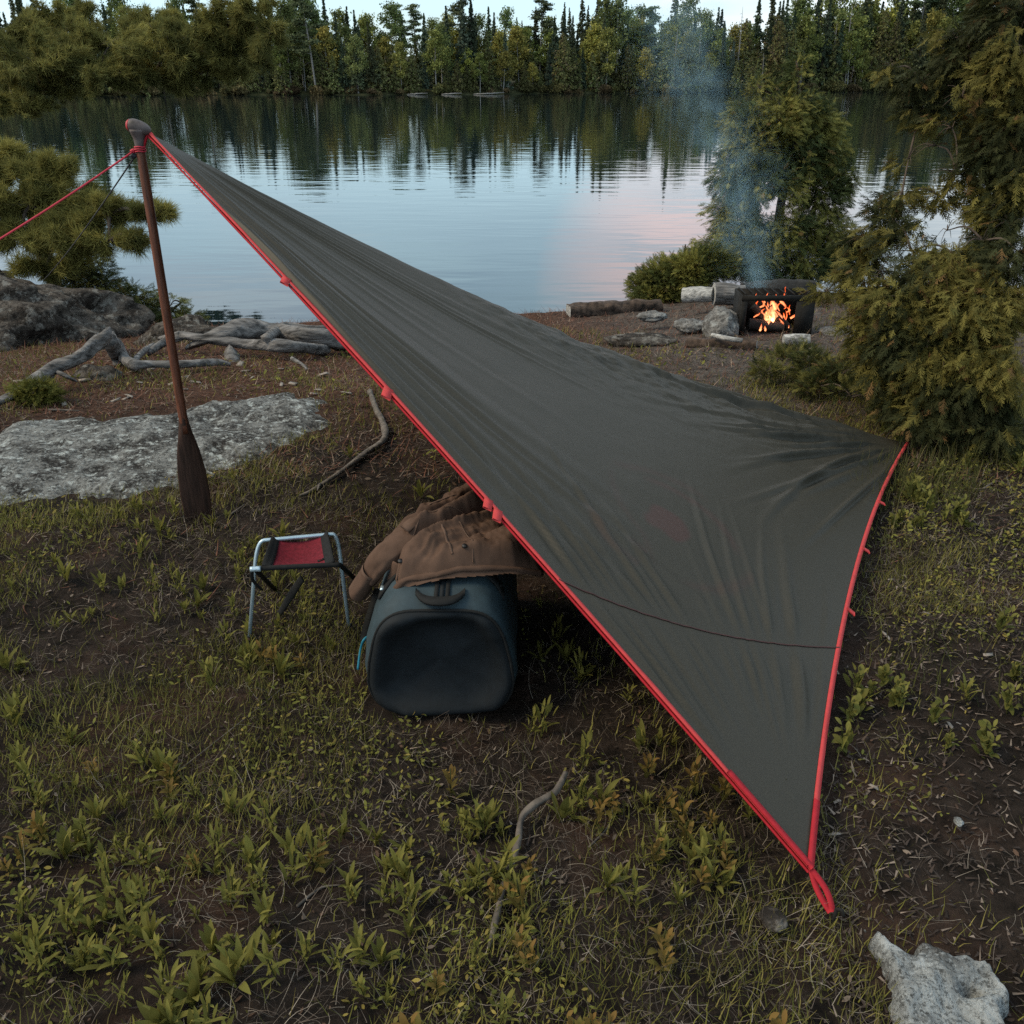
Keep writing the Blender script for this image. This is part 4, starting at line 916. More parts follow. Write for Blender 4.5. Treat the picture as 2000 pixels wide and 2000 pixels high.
# ------------------------------------------------------------------ stool
fl, fr_ = gp(487, 1250, .0), gp(682, 1228, .0)
bl, br_ = PZ(531, 1054, .30), PZ(640, 1044, .30); sfl, sfr = PZ(512, 1110, .295), PZ(654, 1103, .295)
so_ = (fl+fr_)/2*[1, 1, 0]; so_[1] += .1
stool = empty('folding_stool', so_, 'small folding camp stool with red fabric seat and silver legs', 'stool')
def bent(a, b_, c_, k=8, f=.22):
    q = np.linspace(0, 1, k)[:, None]; s_ = b_+norm(a-b_)*min(f*.25, np.linalg.norm(a-b_)*.5); e_ = b_+norm(c_-b_)*f*.35
    return np.vstack([a[None], (s_*(1-q)**2 + 2*b_*q*(1-q) + e_*q**2), c_[None]])
cl = bl + norm(bl-br_)*.045; crr = br_ + norm(br_-bl)*.030
mb = MB(); P = np.vstack([bent(bl, cl, fl)[::-1], bent(br_, crr, fr_)]); mb.add(*tube(P-so_, .0062, seg=12)); mb.build('leg_frame', M_alu, stool, True)
fbl, fbr = np.array([fl[0]+.012, fl[1]+.30, .0]), np.array([fr_[0]-.0, fr_[1]+.27, .0])
c2l = sfl + norm(sfl-sfr)*.022; c2r = sfr + norm(sfr-sfl)*.014
mb = MB(); P = np.vstack([bent(sfl, c2l, fbl, f=.1)[::-1], bent(sfr, c2r, fbr, f=.1)]); mb.add(*tube(P-so_, .0075, seg=12)); o = mb.build('leg_frame', M_black, stool, True); o['label'] = 'cross frame of the stool with its shade painted in black'  # rear frame in shadow: its shade is put into the colour as black
P = np.vstack([c2l+[-.012, 0, 0], sfl+[.01, 0, 0]]); mb = MB(); mb.add(*tube(np.array([c2l+[-.010, -.008, .002], sfl+[-.002, -.008, .003]])-so_, .0082, seg=12, n=6)); mb.build('frame_end', M_alu, stool, True)
for a_ in (fl, fr_):
    mb = MB(); mb.add(*tube(np.array([a_+[0, 0, -.02], a_+norm(np.array([0, .12, .3]))*.014])-so_, .0095, seg=10, n=4)); mb.build('foot_cap', M_black, stool, True)
nu = 24; q = np.linspace(0, 1, nu)
A_ = bl[None]+(br_-bl)*q[:, None]; B_ = sfl[None]+(sfr-sfl)*q[:, None]
A_[:, 2] -= .012*4*q*(1-q); 
S = A_[:, None]*(1-q)[None, :, None] + B_[:, None]*q[None, :, None]; S[..., 2] -= .034*(4*q*(1-q))[:, None]**.7*(.4+.6*4*q*(1-q))[None]; S[..., 2] += .009
def sheet(S, th, nm, mt, par, org):
    a, b_ = S.shape[:2]; dn = norm(np.cross(np.gradient(S, axis=0), np.gradient(S, axis=1))); dn *= np.sign(dn[a//2, b_//2, 2]) or 1
    V = np.concatenate([(S+dn*th).reshape(-1, 3), (S-dn*th).reshape(-1, 3)])-org; F = grid_faces(a, b_); n_ = a*b_
    bd = np.concatenate([np.arange(b_), np.arange(1, a)*b_+b_-1, (a-1)*b_+np.arange(b_-2, -1, -1), np.arange(a-2, 0, -1)*b_]); bd2 = np.roll(bd, -1)
    return mesh_np(nm, V, [F, F[:, ::-1]+n_, np.stack([bd, bd+n_, bd2+n_, bd2], 1)], mt, par, smooth=True)
seat = sheet(S[2:-2], .0016, 'seat', M_redfab, stool, so_)
for sl_ in (slice(0, 4), slice(-4, None)):
    sheet(S[sl_]+[0, 0, .0022], .002, 'seat_edge', M_black, stool, so_)
pc = S[19, 17]; fx, fy = norm(S[20, 17]-S[18, 17]), norm(S[19, 16]-S[19, 18]); fn = np.cross(fx, fy)
mb = MB(); mb.add(*box(pc-so_+fn*.004, (.022, .014, .002), np.stack([fx, fy, fn], 1))); lbm = mb.build('logo_patch', M_black, seat)
a_ = np.linspace(0, 2*np.pi, 24); mb = MB(); mb.add(*tube(pc-so_+fn*.0055+fx*(.0042*np.cos(a_))[:, None]+fy*(.0042*np.sin(a_))[:, None], .0011, seg=6, cap=False)); mb.build('logo_ring', M_redfab, seat, True)
# dangling closing strap
mb = MB(); mb.add(*tube(np.array([PZ(590, 1130, .20), PZ(570, 1160, .12), PZ(545, 1200, .02)])-so_, [.012, .014, .010], seg=8, n=14, flat=(1, .35))); mb.build('strap', M_black, stool, True)
mb = MB(); mb.add(*tube(np.array([c2l+[-.008, 0, -.004], c2l+[-.016, .02, -.05], c2l+[-.002, .05, -.10]])-so_, .006, seg=8, n=12, flat=(1, .4))); mb.build('strap', M_black, stool, True)

# ------------------------------------------------------------------ duffel bag
bo = np.array([-.195, 2.10, 0.])
bag = empty('duffel_bag', bo, 'blue grey duffel bag with tarp shade painted into its end panel', 'bag')
def section(y, sx, zt, sq=4.6, k=64, wtop=.80, zb=0.0):
    a = np.linspace(0, 2*np.pi, k, endpoint=False); c_, s_ = np.cos(a), np.sin(a)
    x = np.sign(c_)*np.abs(c_)**(2/sq); zq = np.sign(s_)*np.abs(s_)**(2/sq)
    zz_ = (zq*.5+.5); taper = 1-(1-wtop)*np.clip((zz_-.35)/.65, 0, 1)**1.3 - .05*np.clip((.3-zz_)/.3, 0, 1)
    return np.stack([x*sx*taper, np.full(k, y), zb + zz_*(zt-zb)], 1)
secs = [section(.012, .198, .326, wtop=.76), section(.022, .205, .336, wtop=.76), section(.05, .214, .350, wtop=.74), section(.12, .217, .372, wtop=.70), section(.22, .216, .385, wtop=.68), section(.38, .216, .385, wtop=.68), section(.52, .21, .37, wtop=.7), section(.60, .198, .345, wtop=.75), section(.62, .16, .30, wtop=.75)]
S = np.array(secs); q = np.linspace(0, 1, 46); S = np.stack([[np.interp(q, np.array([0, .02, .07, .18, .35, .6, .83, .96, 1]), S[:, j, c_]) for j in range(64)] for c_ in range(3)], -1).transpose(1, 0, 2)
wq = sstep(.0, .12, q)[:, None]; S[..., 0] += wq*.010*fbm(S[..., 0]*6, S[..., 1]*7, S[..., 2]*6, 4, 90); S[..., 2] += wq*.012*fbm(S[..., 0]*6, S[..., 1]*6, 0, 3, 91)
mb = MB(); mb.add(S.reshape(-1, 3), [grid_faces(46, 64, True)]); ring = S[-1]; mb.add(np.vstack([ring, ring.mean(0)]), [np.stack([np.full(64, 64), np.arange(64), (np.arange(64)+1) % 64], 1)])
mb.build('body', M_bag, bag, True)
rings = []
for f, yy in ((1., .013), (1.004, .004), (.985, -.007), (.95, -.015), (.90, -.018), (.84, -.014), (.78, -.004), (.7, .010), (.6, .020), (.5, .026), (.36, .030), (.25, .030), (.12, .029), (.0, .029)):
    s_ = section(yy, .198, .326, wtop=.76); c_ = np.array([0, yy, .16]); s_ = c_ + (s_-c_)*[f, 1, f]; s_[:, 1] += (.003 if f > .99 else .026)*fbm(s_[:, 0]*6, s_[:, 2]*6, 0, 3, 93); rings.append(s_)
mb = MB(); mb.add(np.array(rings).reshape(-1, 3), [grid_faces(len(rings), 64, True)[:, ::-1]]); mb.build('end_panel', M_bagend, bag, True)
pp = rings[1]; pp = np.vstack([pp, pp[:1]])*[1.002, 1, 1.0]; mb = MB(); mb.add(*tube(pp-[0, .002, 0], .0042, seg=8, cap=False)); mb.build('piping', M_black, bag, True)
def topz(x, y):                                        # height of the bag top (local)
    i = np.argmin((S[..., 0]-x)**2+(S[..., 1]-y)**2 + np.where(S[..., 2] > .2, 0, 9)); return S.reshape(-1, 3)[i][2]
yl = np.linspace(.02, .56, 20); zl = np.array([topz(.015, v) for v in yl]); xl = .008+.02*(yl-.02)
for dx, mt, nm, wd_ in ((-.015, M_black, 'zip_flap', .011), (.015, M_black, 'zip_flap', .011), (0, M_bagend, 'zip', .012)):
    P = np.stack([xl+dx, yl, zl+(.004 if nm == 'zip_flap' else .002)], 1); N_ = np.tile([0, -.1, 1.], (20, 1)); mb = MB(); mb.add(*ribbon(P, norm(N_), np.tile([wd_, 0, 0], (20, 1)), .003)); mb.build(nm, mt, bag)
hx = np.linspace(-1, 1, 25); P = np.stack([.004+hx*.066, .030-.026*(1-np.abs(hx)**2.0)+.02*np.abs(hx)**4, .350+.004*(1-hx**2)+.008*np.abs(hx)**4], 1)
mb = MB(); mb.add(*ribbon(P, norm(np.stack([0*hx, -.35+0*hx, 1+0*hx], 1)), np.stack([0*hx, .020+.010*(1-hx**2), .006+0*hx], 1), .004)); mb.build('handle', M_black, bag)
for sg in (-1, 1):
    P = np.array([[sg*.075, .155, topz(sg*.075, .155)+.005], [sg*.11, .145, topz(sg*.11, .145)+.006], [sg*.15, .135, topz(sg*.15, .135)+.006], [sg*.172, .13, .30]])
    P = spline(P, 16); N_ = norm(np.stack([np.linspace(.1, .8, 16)*sg, 0*P[:, 0], np.linspace(1, .6, 16)], 1)); mb = MB(); mb.add(*ribbon(P, N_, np.tile([0, .05, 0], (16, 1)), .003)); st_o = mb.build('strap', M_black, bag)
    mb = MB(); mb.add(*box(P[12]+N_[12]*.005, (.010, .022, .004))); mb.build('buckle', M_alu if sg < 0 else M_iron, st_o)
tc_ = np.array([PZ(730, 1240, .10), PZ(712, 1248, .11), PZ(704, 1270, .07), PZ(699, 1308, .02)]); mb = MB(); mb.add(*tube(tc_-bo, .0038, seg=8, n=20)); mb.build('cord_loop', M_teal, bag, True)
mb = MB(); P = np.array([PZ(742, 1150, .28), PZ(728, 1190, .18), PZ(715, 1235, .05), PZ(712, 1252, .02)]); P = spline(P, 14); mb.add(*ribbon(P-bo, norm(np.tile([-.7, -.5, .3], (14, 1))), np.tile([.025, -.01, 0.], (14, 1)), .003)); mb.build('strap', M_black, bag)

# ------------------------------------------------------------------ jacket
jo = np.array([-.2, 2.45, .0])
jac = empty('jacket', jo, 'brown canvas jacket draped over the duffel bag', 'jacket')
JP = [tuple(PZ(u, v, .42)[:2]) for u, v in [(915, 962), (870, 972), (835, 988), (805, 1008), (782, 1036), (766, 1066), (758, 1092), (768, 1108), (800, 1106), (850, 1108), (900, 1106), (960, 1102), (1010, 1096), (1060, 1080), (1070, 1040), (1010, 985), (960, 966)]]
p = np.array(JP); st2 = .0035
xs = np.arange(p[:, 0].min()-.01, p[:, 0].max()+.01, st2); yy = np.arange(p[:, 1].min()-.01, p[:, 1].max()+.01, st2)
X_, Y_ = np.meshgrid(xs, yy, indexing='ij'); d = sdist(JP, X_, Y_)
drape = .395 + .045*sstep(-.36, -.15, X_) - .06*sstep(-.02, .14, X_) + .006*sstep(2.2, 2.45, Y_) - .07*sstep(-.27, -.40, X_)
dirx, diry = .80, .60                                     # folds run along the jacket, from upper right to lower left
ac = -X_*diry + Y_*dirx; al = X_*dirx + Y_*diry
wp = fbm(X_*5, Y_*5, 0, 3, 95)
fold = .010*np.sin(ac*62+2.2*wp+1.) + .012*(1-np.abs(np.sin(ac*40+1.8*wp))) + .008*(1-np.abs(np.sin(ac*75+3*wp+al*4)))*(.5+.5*noise3(al*6, ac*9, 0, 99)) + .007*fbm(X_*16, Y_*16, 0, 4, 96)
Z_ = drape + .002 + .018*sstep(0, .10, d) + fold*sstep(0, .05, d)*2.3 - .055*(1-sstep(-.004, .035, d))
ok = d > -.004; F = grid_faces(len(xs), len(yy))[:, ::-1]; F = F[ok.ravel()[F].all(1)]
V = np.stack([X_, Y_, Z_], -1).reshape(-1, 3); idx = np.unique(F); mpn = np.zeros(len(V), int); mpn[idx] = np.arange(len(idx))
jb = mesh_np('jacket_body', V[idx]-jo, [mpn[F]], M_coat, jac, smooth=True)
def jz(x, y): return float(Z_[np.clip(int(round((x-xs[0])/st2)), 0, len(xs)-1), np.clip(int(round((y-yy[0])/st2)), 0, len(yy)-1)])
def jribbon(px, wdt, lift=.004):
    P = spline([list(PZ(u, v, .42)[:2])+[0] for u, v in px], 40); P[:, 2] = [jz(a[0], a[1]) for a in P]; k = np.ones(5)/5
    P[:, 2] = np.convolve(np.pad(P[:, 2], 2, 'edge'), k, 'valid'); P[:, 2] += .0015
    T = norm(np.gradient(P, axis=0)); N_ = np.tile([0, -.2, 1.], (40, 1)); return ribbon(P-jo, N_, norm(np.cross(N_, T))*wdt, .0012)
for px, wd_ in (([(772, 1100), (800, 1068), (840, 1050), (890, 1040), (950, 1034), (1000, 1040)], .006), ([(785, 1062), (830, 1030), (880, 1012), (930, 1004)], .005), ([(858, 1058), (872, 1080), (884, 1098)], .007), ([(858, 1058), (876, 1050), (905, 1068), (922, 1085), (924, 1100)], .004)):
    V, F_ = jribbon(px, wd_); mesh_np('seam', V, F_, M_coatseam, jac)
for u, v in ((782, 1094), (908, 1094), (870, 1033)):
    c_ = PZ(u, v, .42); c_[2] = jz(c_[0], c_[1])+.004; a_ = np.linspace(0, 2*np.pi, 16)
    mb = MB(); mb.add(*tube(np.array([c_, c_+[0, -.0015, .004]])-jo, [.0075, .0065], seg=16)); mb.build('button', M_button, jac)
hm = spline([list(PZ(u, v, .42)[:2])+[0] for u, v in [(772, 1070), (765, 1092), (774, 1103), (800, 1102), (850, 1104), (900, 1102), (960, 1098), (1010, 1092), (1058, 1077)]], 70)
hm[:, 2] = np.convolve(np.pad([jz(a[0], a[1]) for a in hm], 3, 'edge'), np.ones(7)/7, 'valid')-.004
V, F_ = tube(hm-jo, .0075, seg=10, rough=.25, s=121, fr=20, flat=(1.3, 1)); mesh_np('hem', V, F_, M_coat, jac, smooth=True)
# sleeve
SLV = np.array([PZ(905, 990, .425), PZ(860, 1008, .43), PZ(815, 1036, .43), PZ(775, 1070, .41), PZ(745, 1092, .385), PZ(722, 1122, .33)])
V, F_ = tube(SLV, [.058, .060, .056, .050, .046, .042], seg=40, n=90, flat=(.62, 1.0), rough=.16, s=97, fr=15)
sv = mesh_np('sleeve', V-jo, F_, M_coat, jac, smooth=True)
CUF = np.array([PZ(728, 1112, .345), PZ(715, 1132, .31), PZ(702, 1152, .27)])
V, F_ = tube(CUF, [.046, .044, .047], seg=36, n=24, flat=(.62, 1.0), rough=.06, s=98, fr=20, cap=False); mesh_np('cuff', V-jo, F_, M_coat, sv, smooth=True)
V, F_ = tube(CUF[0]+(CUF[1]-CUF[0])*np.linspace(-.1, .12, 4)[:, None], .049, seg=36, flat=(.62, 1.0), cap=False); mesh_np('cuff_seam', V-jo, F_, M_coatseam, sv, smooth=True)
# strap tab on the sleeve
P = spline([PZ(790, 1034, .462), PZ(806, 1021, .474), PZ(824, 1014, .478)], 10); N_ = np.tile(norm(np.array([-.2, -.5, 1.])), (10, 1)); T = norm(np.gradient(P, axis=0)); V, F_ = ribbon(P-jo, N_, norm(np.cross(N_, T))*.034, .003); mesh_np('sleeve_tab', V, F_, M_coatseam, sv)
# turned-out lapel hanging at the front left
A = [PZ(768, 1096, .40), PZ(752, 1150, .30), PZ(775, 1135, .335), PZ(812, 1106, .385)]
q = np.linspace(0, 1, 16); e0 = spline([A[0], A[1]], 16); e1 = spline([A[3], A[2]], 16)
S_ = e0[:, None]*(1-q)[None, :, None]+e1[:, None]*q[None, :, None]; S_[..., 1] -= (.018*np.sin(np.pi*q))[None]*(1-.3*q)[:, None]; S_[..., 2] += .008*np.sin(q*7)[None]*np.linspace(.2, 1, 16)[:, None]
sheet(S_, .0022, 'lapel', M_coat, jac, jo)

# ------------------------------------------------------------------ campfire
FG = gp(1512, 655, 0.); FG[1] += .0
gr_ = empty('fire_grate', FG, 'black iron fire box with an open front around the campfire', 'fire grate')
kx = pxm(FG+[0, 0, .15])
xl_, xr_, xp = (1441-1512)*kx, (1584-1512)*kx, (1548-1512)*kx; hb = .275; dp = .24
def panel(nm, c_, dm): mb = MB(); mb.add(*box(c_, dm)); return mb.build(nm, M_iron, gr_)
panel('side_panel', (xl_+.006, dp/2, hb/2), (.008, dp, hb)); panel('side_panel', (xr_-.006, dp/2, hb/2), (.008, dp, hb)); panel('back_panel', ((xl_+xr_)/2, dp, hb/2), (xr_-xl_-.02, .008, hb))
panel('front_bar', ((xl_+xr_)/2, 0, hb-.018), (xr_-xl_, .014, .036)); panel('front_post', (xl_+.020, 0, hb/2-.02), (.040, .012, hb-.04)); panel('front_post', ((xp+xr_)/2, 0, hb/2-.02), (xr_-xp, .012, hb-.04))
mb = MB()
for k in range(9): mb.add(*tube([(xl_+.03+(xr_-xl_-.06)*k/8, .01, hb+.005), (xl_+.03+(xr_-xl_-.06)*k/8, dp, hb+.005)], .005, seg=6, n=3))
mb.build('grill', M_iron, gr_)
def logo(name, a, b_, r, mt, lb, seed, group=None, cut=0., rough=.16):
    o = empty(name, (np.asarray(a)+b_)/2, lb, 'log', group); org = np.array(o.location); a, b_ = np.asarray(a)-org, np.asarray(b_)-org
    V, F_ = tube([a, (a+b_)/2+[0, 0, .1*r], b_], [r, r*1.04, r*.94], seg=18, n=30, rough=rough, s=seed, fr=8); mesh_np('bark', V, F_[:1], mt, o, smooth=True)
    n_ = 18
    for e, rg_ in ((0, V[:18]), (1, V[29*18:30*18])):
        mb = MB(); c_ = rg_.mean(0); mb.add(np.vstack([rg_, c_]), [np.stack([np.full(n_, n_), np.arange(n_), (np.arange(n_)+1) % n_], 1)])
        mb.build('cut_end', M_palelog if mt is not M_char else M_char, o)
    return o
grp_b = 'logs laid round the fire ring'
yb = 7.55
logo('bench_log', PY(1334, 577, yb+.1), PY(1392, 576, yb), .060, M_palelog, 'short bleached log segment beside the juniper bush', 51)
logo('bench_log', PY(1394, 573, yb), PY(1450, 578, yb), .085, M_drift, 'grey weathered log section behind the left of the fire grate', 52)
logo('bench_log', PY(1450, 572, yb+.1), PY(1586, 566, yb+.2), .085, M_char, 'dark charred log lying behind the fire grate', 53)
logo('split_log', gp(1340, 672, .02), gp(1478, 676, .02), .045, M_brownlog, 'long brown split log on the ground before the fire', 54, rough=.25)
logo('birch_billet', gp(1530, 668, .03)+[0, 0, .01], gp(1580, 666, .03)+[0, 0, .01], .038, M_birch, 'short birch billet with peeling white bark before the fire', 55)
logo('fallen_log', gp(1110, 612, .02), gp(1290, 600, .03), .075, M_brownlog, 'dark decaying bark log at the water edge above the tarp', 56, rough=.3)
o = tube_obj('stick', [gp(1390, 654, .08), gp(1420, 661, .08), gp(1450, 665, .07)], [.014, .018, .016], M_palelog, seg=8, n=16, rough=.2); tag(o, 'bleached white stick resting on the brown split log', 'stick')
for i, (a, b_, r) in enumerate((((1462, 632), (1530, 640), .035), ((1500, 600), (1540, 642), .030), ((1470, 598), (1505, 634), .028), ((1458, 645), (1540, 648), .035))):
    pa, pb = PY(a[0], a[1], FG[1]+.10+.025*i), PY(b_[0], b_[1], FG[1]+.08+.025*i)
    logo('firewood', pa, pb, r, M_char, ('lowest charred stick on the ash in the fire', 'charred stick leaning to the upper left inside the fire', 'thin charred stick leaning at the left of the flames', 'thick charred piece along the floor of the fire box')[i], 57+i)
m, n, l, b = mat_new('flame'); n.remove(b)
em = n.new('ShaderNodeEmission'); a = n.new('ShaderNodeAttribute'); a.attribute_name = 'col'; l.new(a.outputs['Color'], em.inputs[0])
lw = n.new('ShaderNodeLayerWeight'); lw.inputs[0].default_value = .5; iv = n.new('ShaderNodeMath'); iv.operation = 'SUBTRACT'; iv.inputs[0].default_value = 1; l.new(lw.outputs['Facing'], iv.inputs[1])
pw_ = n.new('ShaderNodeMath'); pw_.operation = 'POWER'; pw_.inputs[1].default_value = 1.3; l.new(iv.outputs[0], pw_.inputs[0]); ml_ = n.new('ShaderNodeMath'); ml_.operation = 'MULTIPLY'; ml_.inputs[1].default_value = 1.15; l.new(pw_.outputs[0], ml_.inputs[0]); l.new(ml_.outputs[0], em.inputs[1])
tp_ = n.new('ShaderNodeBsdfTransparent'); ad_ = n.new('ShaderNodeAddShader'); l.new(em.outputs[0], ad_.inputs[0]); l.new(tp_.outputs[0], ad_.inputs[1]); l.new(ad_.outputs[0], n['Material Output'].inputs[0]); M_flame = m
fire = empty('campfire', FG+[0, .2, .04], 'bright orange campfire burning inside the black fire box', 'fire'); fo = np.array(fire.location)
def flame(pts, wds, y, hot, seed):
    P = np.array([PY(u, v, y) for u, v in pts]); kk = pxm(P[0]); n_ = 40
    P = spline(P, 12); P[:, 0] += 1.6*kk*noise3(P[:, 2]*40, seed*3.1, 0, seed)*np.linspace(.2, 1.6, 12); P[:, 1] += 2*kk*noise3(P[:, 2]*40, seed*5.7, 0, seed+50)
    V, F_ = tube(P, np.array(wds)*kk*.85, seg=10, n=n_, rough=.55, s=seed, fr=44, flat=(.6, 1))
    f = np.clip(np.repeat(np.linspace(0, 1, n_), 10), 0, 1); f = np.concatenate([f, [0, 1]])[:, None]
    nn = .5+.5*noise3(V[:, 0]*50, V[:, 1]*50, V[:, 2]*50, seed)[:, None]
    h = np.clip(hot*(1-f*.8)*(.55+.6*nn), 0, 1)
    colr = np.array([.80, .095, .018])*(1-h) + np.array([2.0, .80, .34])*h**1.6
    mesh_np('flame', V-fo, F_, M_flame, fire, colr, True)
yF = FG[1]+.09
flame([(1512, 632), (1506, 615), (1512, 598), (1510, 588), (1516, 574)], [4, 13, 9, 6, .5], yF, 1.0, 1)
flame([(1507, 634), (1511, 618), (1509, 604), (1513, 590)], [4, 9, 6, .5], yF-.01, 1.0, 91)
flame([(1520, 634), (1526, 624), (1518, 612), (1514, 600)], [5, 9, 6, .5], yF+.02, .95, 2)
flame([(1500, 630), (1496, 618), (1500, 606), (1496, 596)], [4, 8, 5, .5], yF-.02, .75, 3)
flame([(1530, 638), (1528, 630), (1522, 622)], [2.5, 4, .5], yF-.02, .7, 4)
flame([(1484, 646), (1486, 640), (1487, 632)], [3, 4.5, .5], yF-.1, .85, 5)
flame([(1494, 646), (1496, 642), (1494, 636)], [3, 5, .5], yF-.1, .9, 6)
flame([(1472, 620), (1480, 615), (1486, 610)], [1.5, 3.5, .5], yF, .5, 7)
flame([(1484, 600), (1492, 596), (1488, 588), (1482, 586)], [2, 4, 3, .5], yF+.05, .5, 8)
flame([(1524, 588), (1530, 592), (1534, 600), (1530, 604)], [5, 5, 3, .5], yF+.05, .6, 9)
flame([(1544, 622), (1550, 618), (1556, 612)], [3, 4, .5], yF, .6, 10)
flame([(1536, 610), (1541, 606), (1540, 600)], [1.5, 3, .5], yF, .5, 11)
flame([(1530, 578), (1533, 570), (1535, 560)], [3, 3, .5], yF+.15, .22, 12)
flame([(1475, 578), (1476, 573)], [1.5, .4], yF+.1, .4, 13)
flame([(1497, 577), (1499, 571)], [1.5, .4], yF+.1, .4, 14)
flame([(1540, 640), (1541, 635)], [2, .5], yF-.05, .7, 15)

rf = np.random.default_rng(5)
for k in range(26):
    u0 = 1510+rf.normal()*17; v0 = 634-abs(rf.normal())*16; hgt = rf.uniform(8, 22); dx0 = rf.normal()*4
    flame([(u0, v0), (u0+dx0, v0-hgt*.5), (u0-dx0*.5, v0-hgt)], [rf.uniform(.8, 2), rf.uniform(1.6, 3.4), .3], yF+rf.uniform(-.05, .1), float(np.clip(1.0-abs(u0-1512)/45-rf.random()*.3, .1, .8)), 20+k)
# ------------------------------------------------------------------ smoke
path = np.array([PY(1490, 575, 6.75), PY(1452, 548, 6.9), PY(1462, 490, 7.1), PY(1455, 420, 7.4), PY(1430, 330, 7.8), PY(1385, 240, 8.3), PY(1350, 150, 8.8), PY(1320, 40, 9.4), PY(1300, -60, 10.)])
zs = path[:, 2]; ra_ = np.array([.10, .16, .17, .20, .25, .28, .30, .34, .38])
V, F_ = tube(path, ra_*2.3, seg=16, n=40)
m, n, l, b = mat_new('smoke'); n.remove(b)
geo_ = n.new('ShaderNodeNewGeometry'); sp_ = n.new('ShaderNodeSeparateXYZ'); l.new(geo_.outputs['Position'], sp_.inputs[0])
def curve(vals):
    mr_ = n.new('ShaderNodeMapRange'); z0, z1 = zs[0], zs[-1]; mr_.inputs[1].default_value = z0; mr_.inputs[2].default_value = z1; l.new(sp_.outputs[2], mr_.inputs[0])
    fc = n.new('ShaderNodeFloatCurve'); lo, hi = min(vals)-.01, max(vals)+.01; cm = fc.mapping.curves[0]
    for i, (zz_, vv_) in enumerate(zip(zs, vals)):
        x_, y_ = (zz_-z0)/(z1-z0), (vv_-lo)/(hi-lo)
        if i == 0: cm.points[0].location = (x_, y_)
        elif i == len(vals)-1: cm.points[1].location = (x_, y_)
        else: cm.points.new(x_, y_)
    fc.mapping.update(); l.new(mr_.outputs[0], fc.inputs['Value'])
    o_ = n.new('ShaderNodeMapRange'); o_.inputs[3].default_value = lo; o_.inputs[4].default_value = hi; l.new(fc.outputs[0], o_.inputs[0]); return o_.outputs[0]
def mth(op, a, b_=None):
    x_ = n.new('ShaderNodeMath'); x_.operation = op
    for i, q_ in enumerate((a, b_)):
        if q_ is None: continue
        if isinstance(q_, (int, float)): x_.inputs[i].default_value = q_
        else: l.new(q_, x_.inputs[i])
    return x_.outputs[0]
cx_, cy_, rr2 = curve(list(path[:, 0])), curve(list(path[:, 1])), curve(list(ra_))
nz1 = n.new('ShaderNodeTexNoise'); nz1.inputs['Scale'].default_value = 2.6; nz1.inputs['Detail'].default_value = 4; l.new(geo_.outputs['Position'], nz1.inputs[0])
wob = mth('MULTIPLY', mth('SUBTRACT', nz1.outputs[0], .5), .45)
dx_ = mth('ADD', mth('SUBTRACT', sp_.outputs[0], cx_), wob); dy_ = mth('SUBTRACT', sp_.outputs[1], cy_)
d2_ = mth('DIVIDE', mth('ADD', mth('MULTIPLY', dx_, dx_), mth('MULTIPLY', dy_, dy_)), mth('MULTIPLY', rr2, rr2))
ga_ = mth('EXPONENT', mth('MULTIPLY', d2_, -1.2))
nz3 = n.new('ShaderNodeTexNoise'); nz3.inputs['Scale'].default_value = 6; nz3.inputs['Detail'].default_value = 5; l.new(geo_.outputs['Position'], nz3.inputs[0])
nn_ = n.new('ShaderNodeMapRange'); nn_.inputs[1].default_value = .42; nn_.inputs[2].default_value = .66; l.new(nz3.outputs[0], nn_.inputs[0])
dens_ = curve([1.0, 3.0, 1.7, 1.15, .80, .62, .52, .4, .3])
den = mth('MULTIPLY', mth('MULTIPLY', ga_, mth('ADD', mth('MULTIPLY', nn_.outputs[0], 1.5), .12)), dens_)
pv = n.new('ShaderNodeVolumePrincipled'); pv.inputs['Color'].default_value = (.52, .80, .95, 1); pv.inputs['Anisotropy'].default_value = .1
l.new(den, pv.inputs['Density']); l.new(pv.outputs[0], n['Material Output'].inputs['Volume'])
tag(mesh_np('smoke', V, F_, m), 'thin blue smoke drifting up from the campfire', 'smoke', kind='stuff')

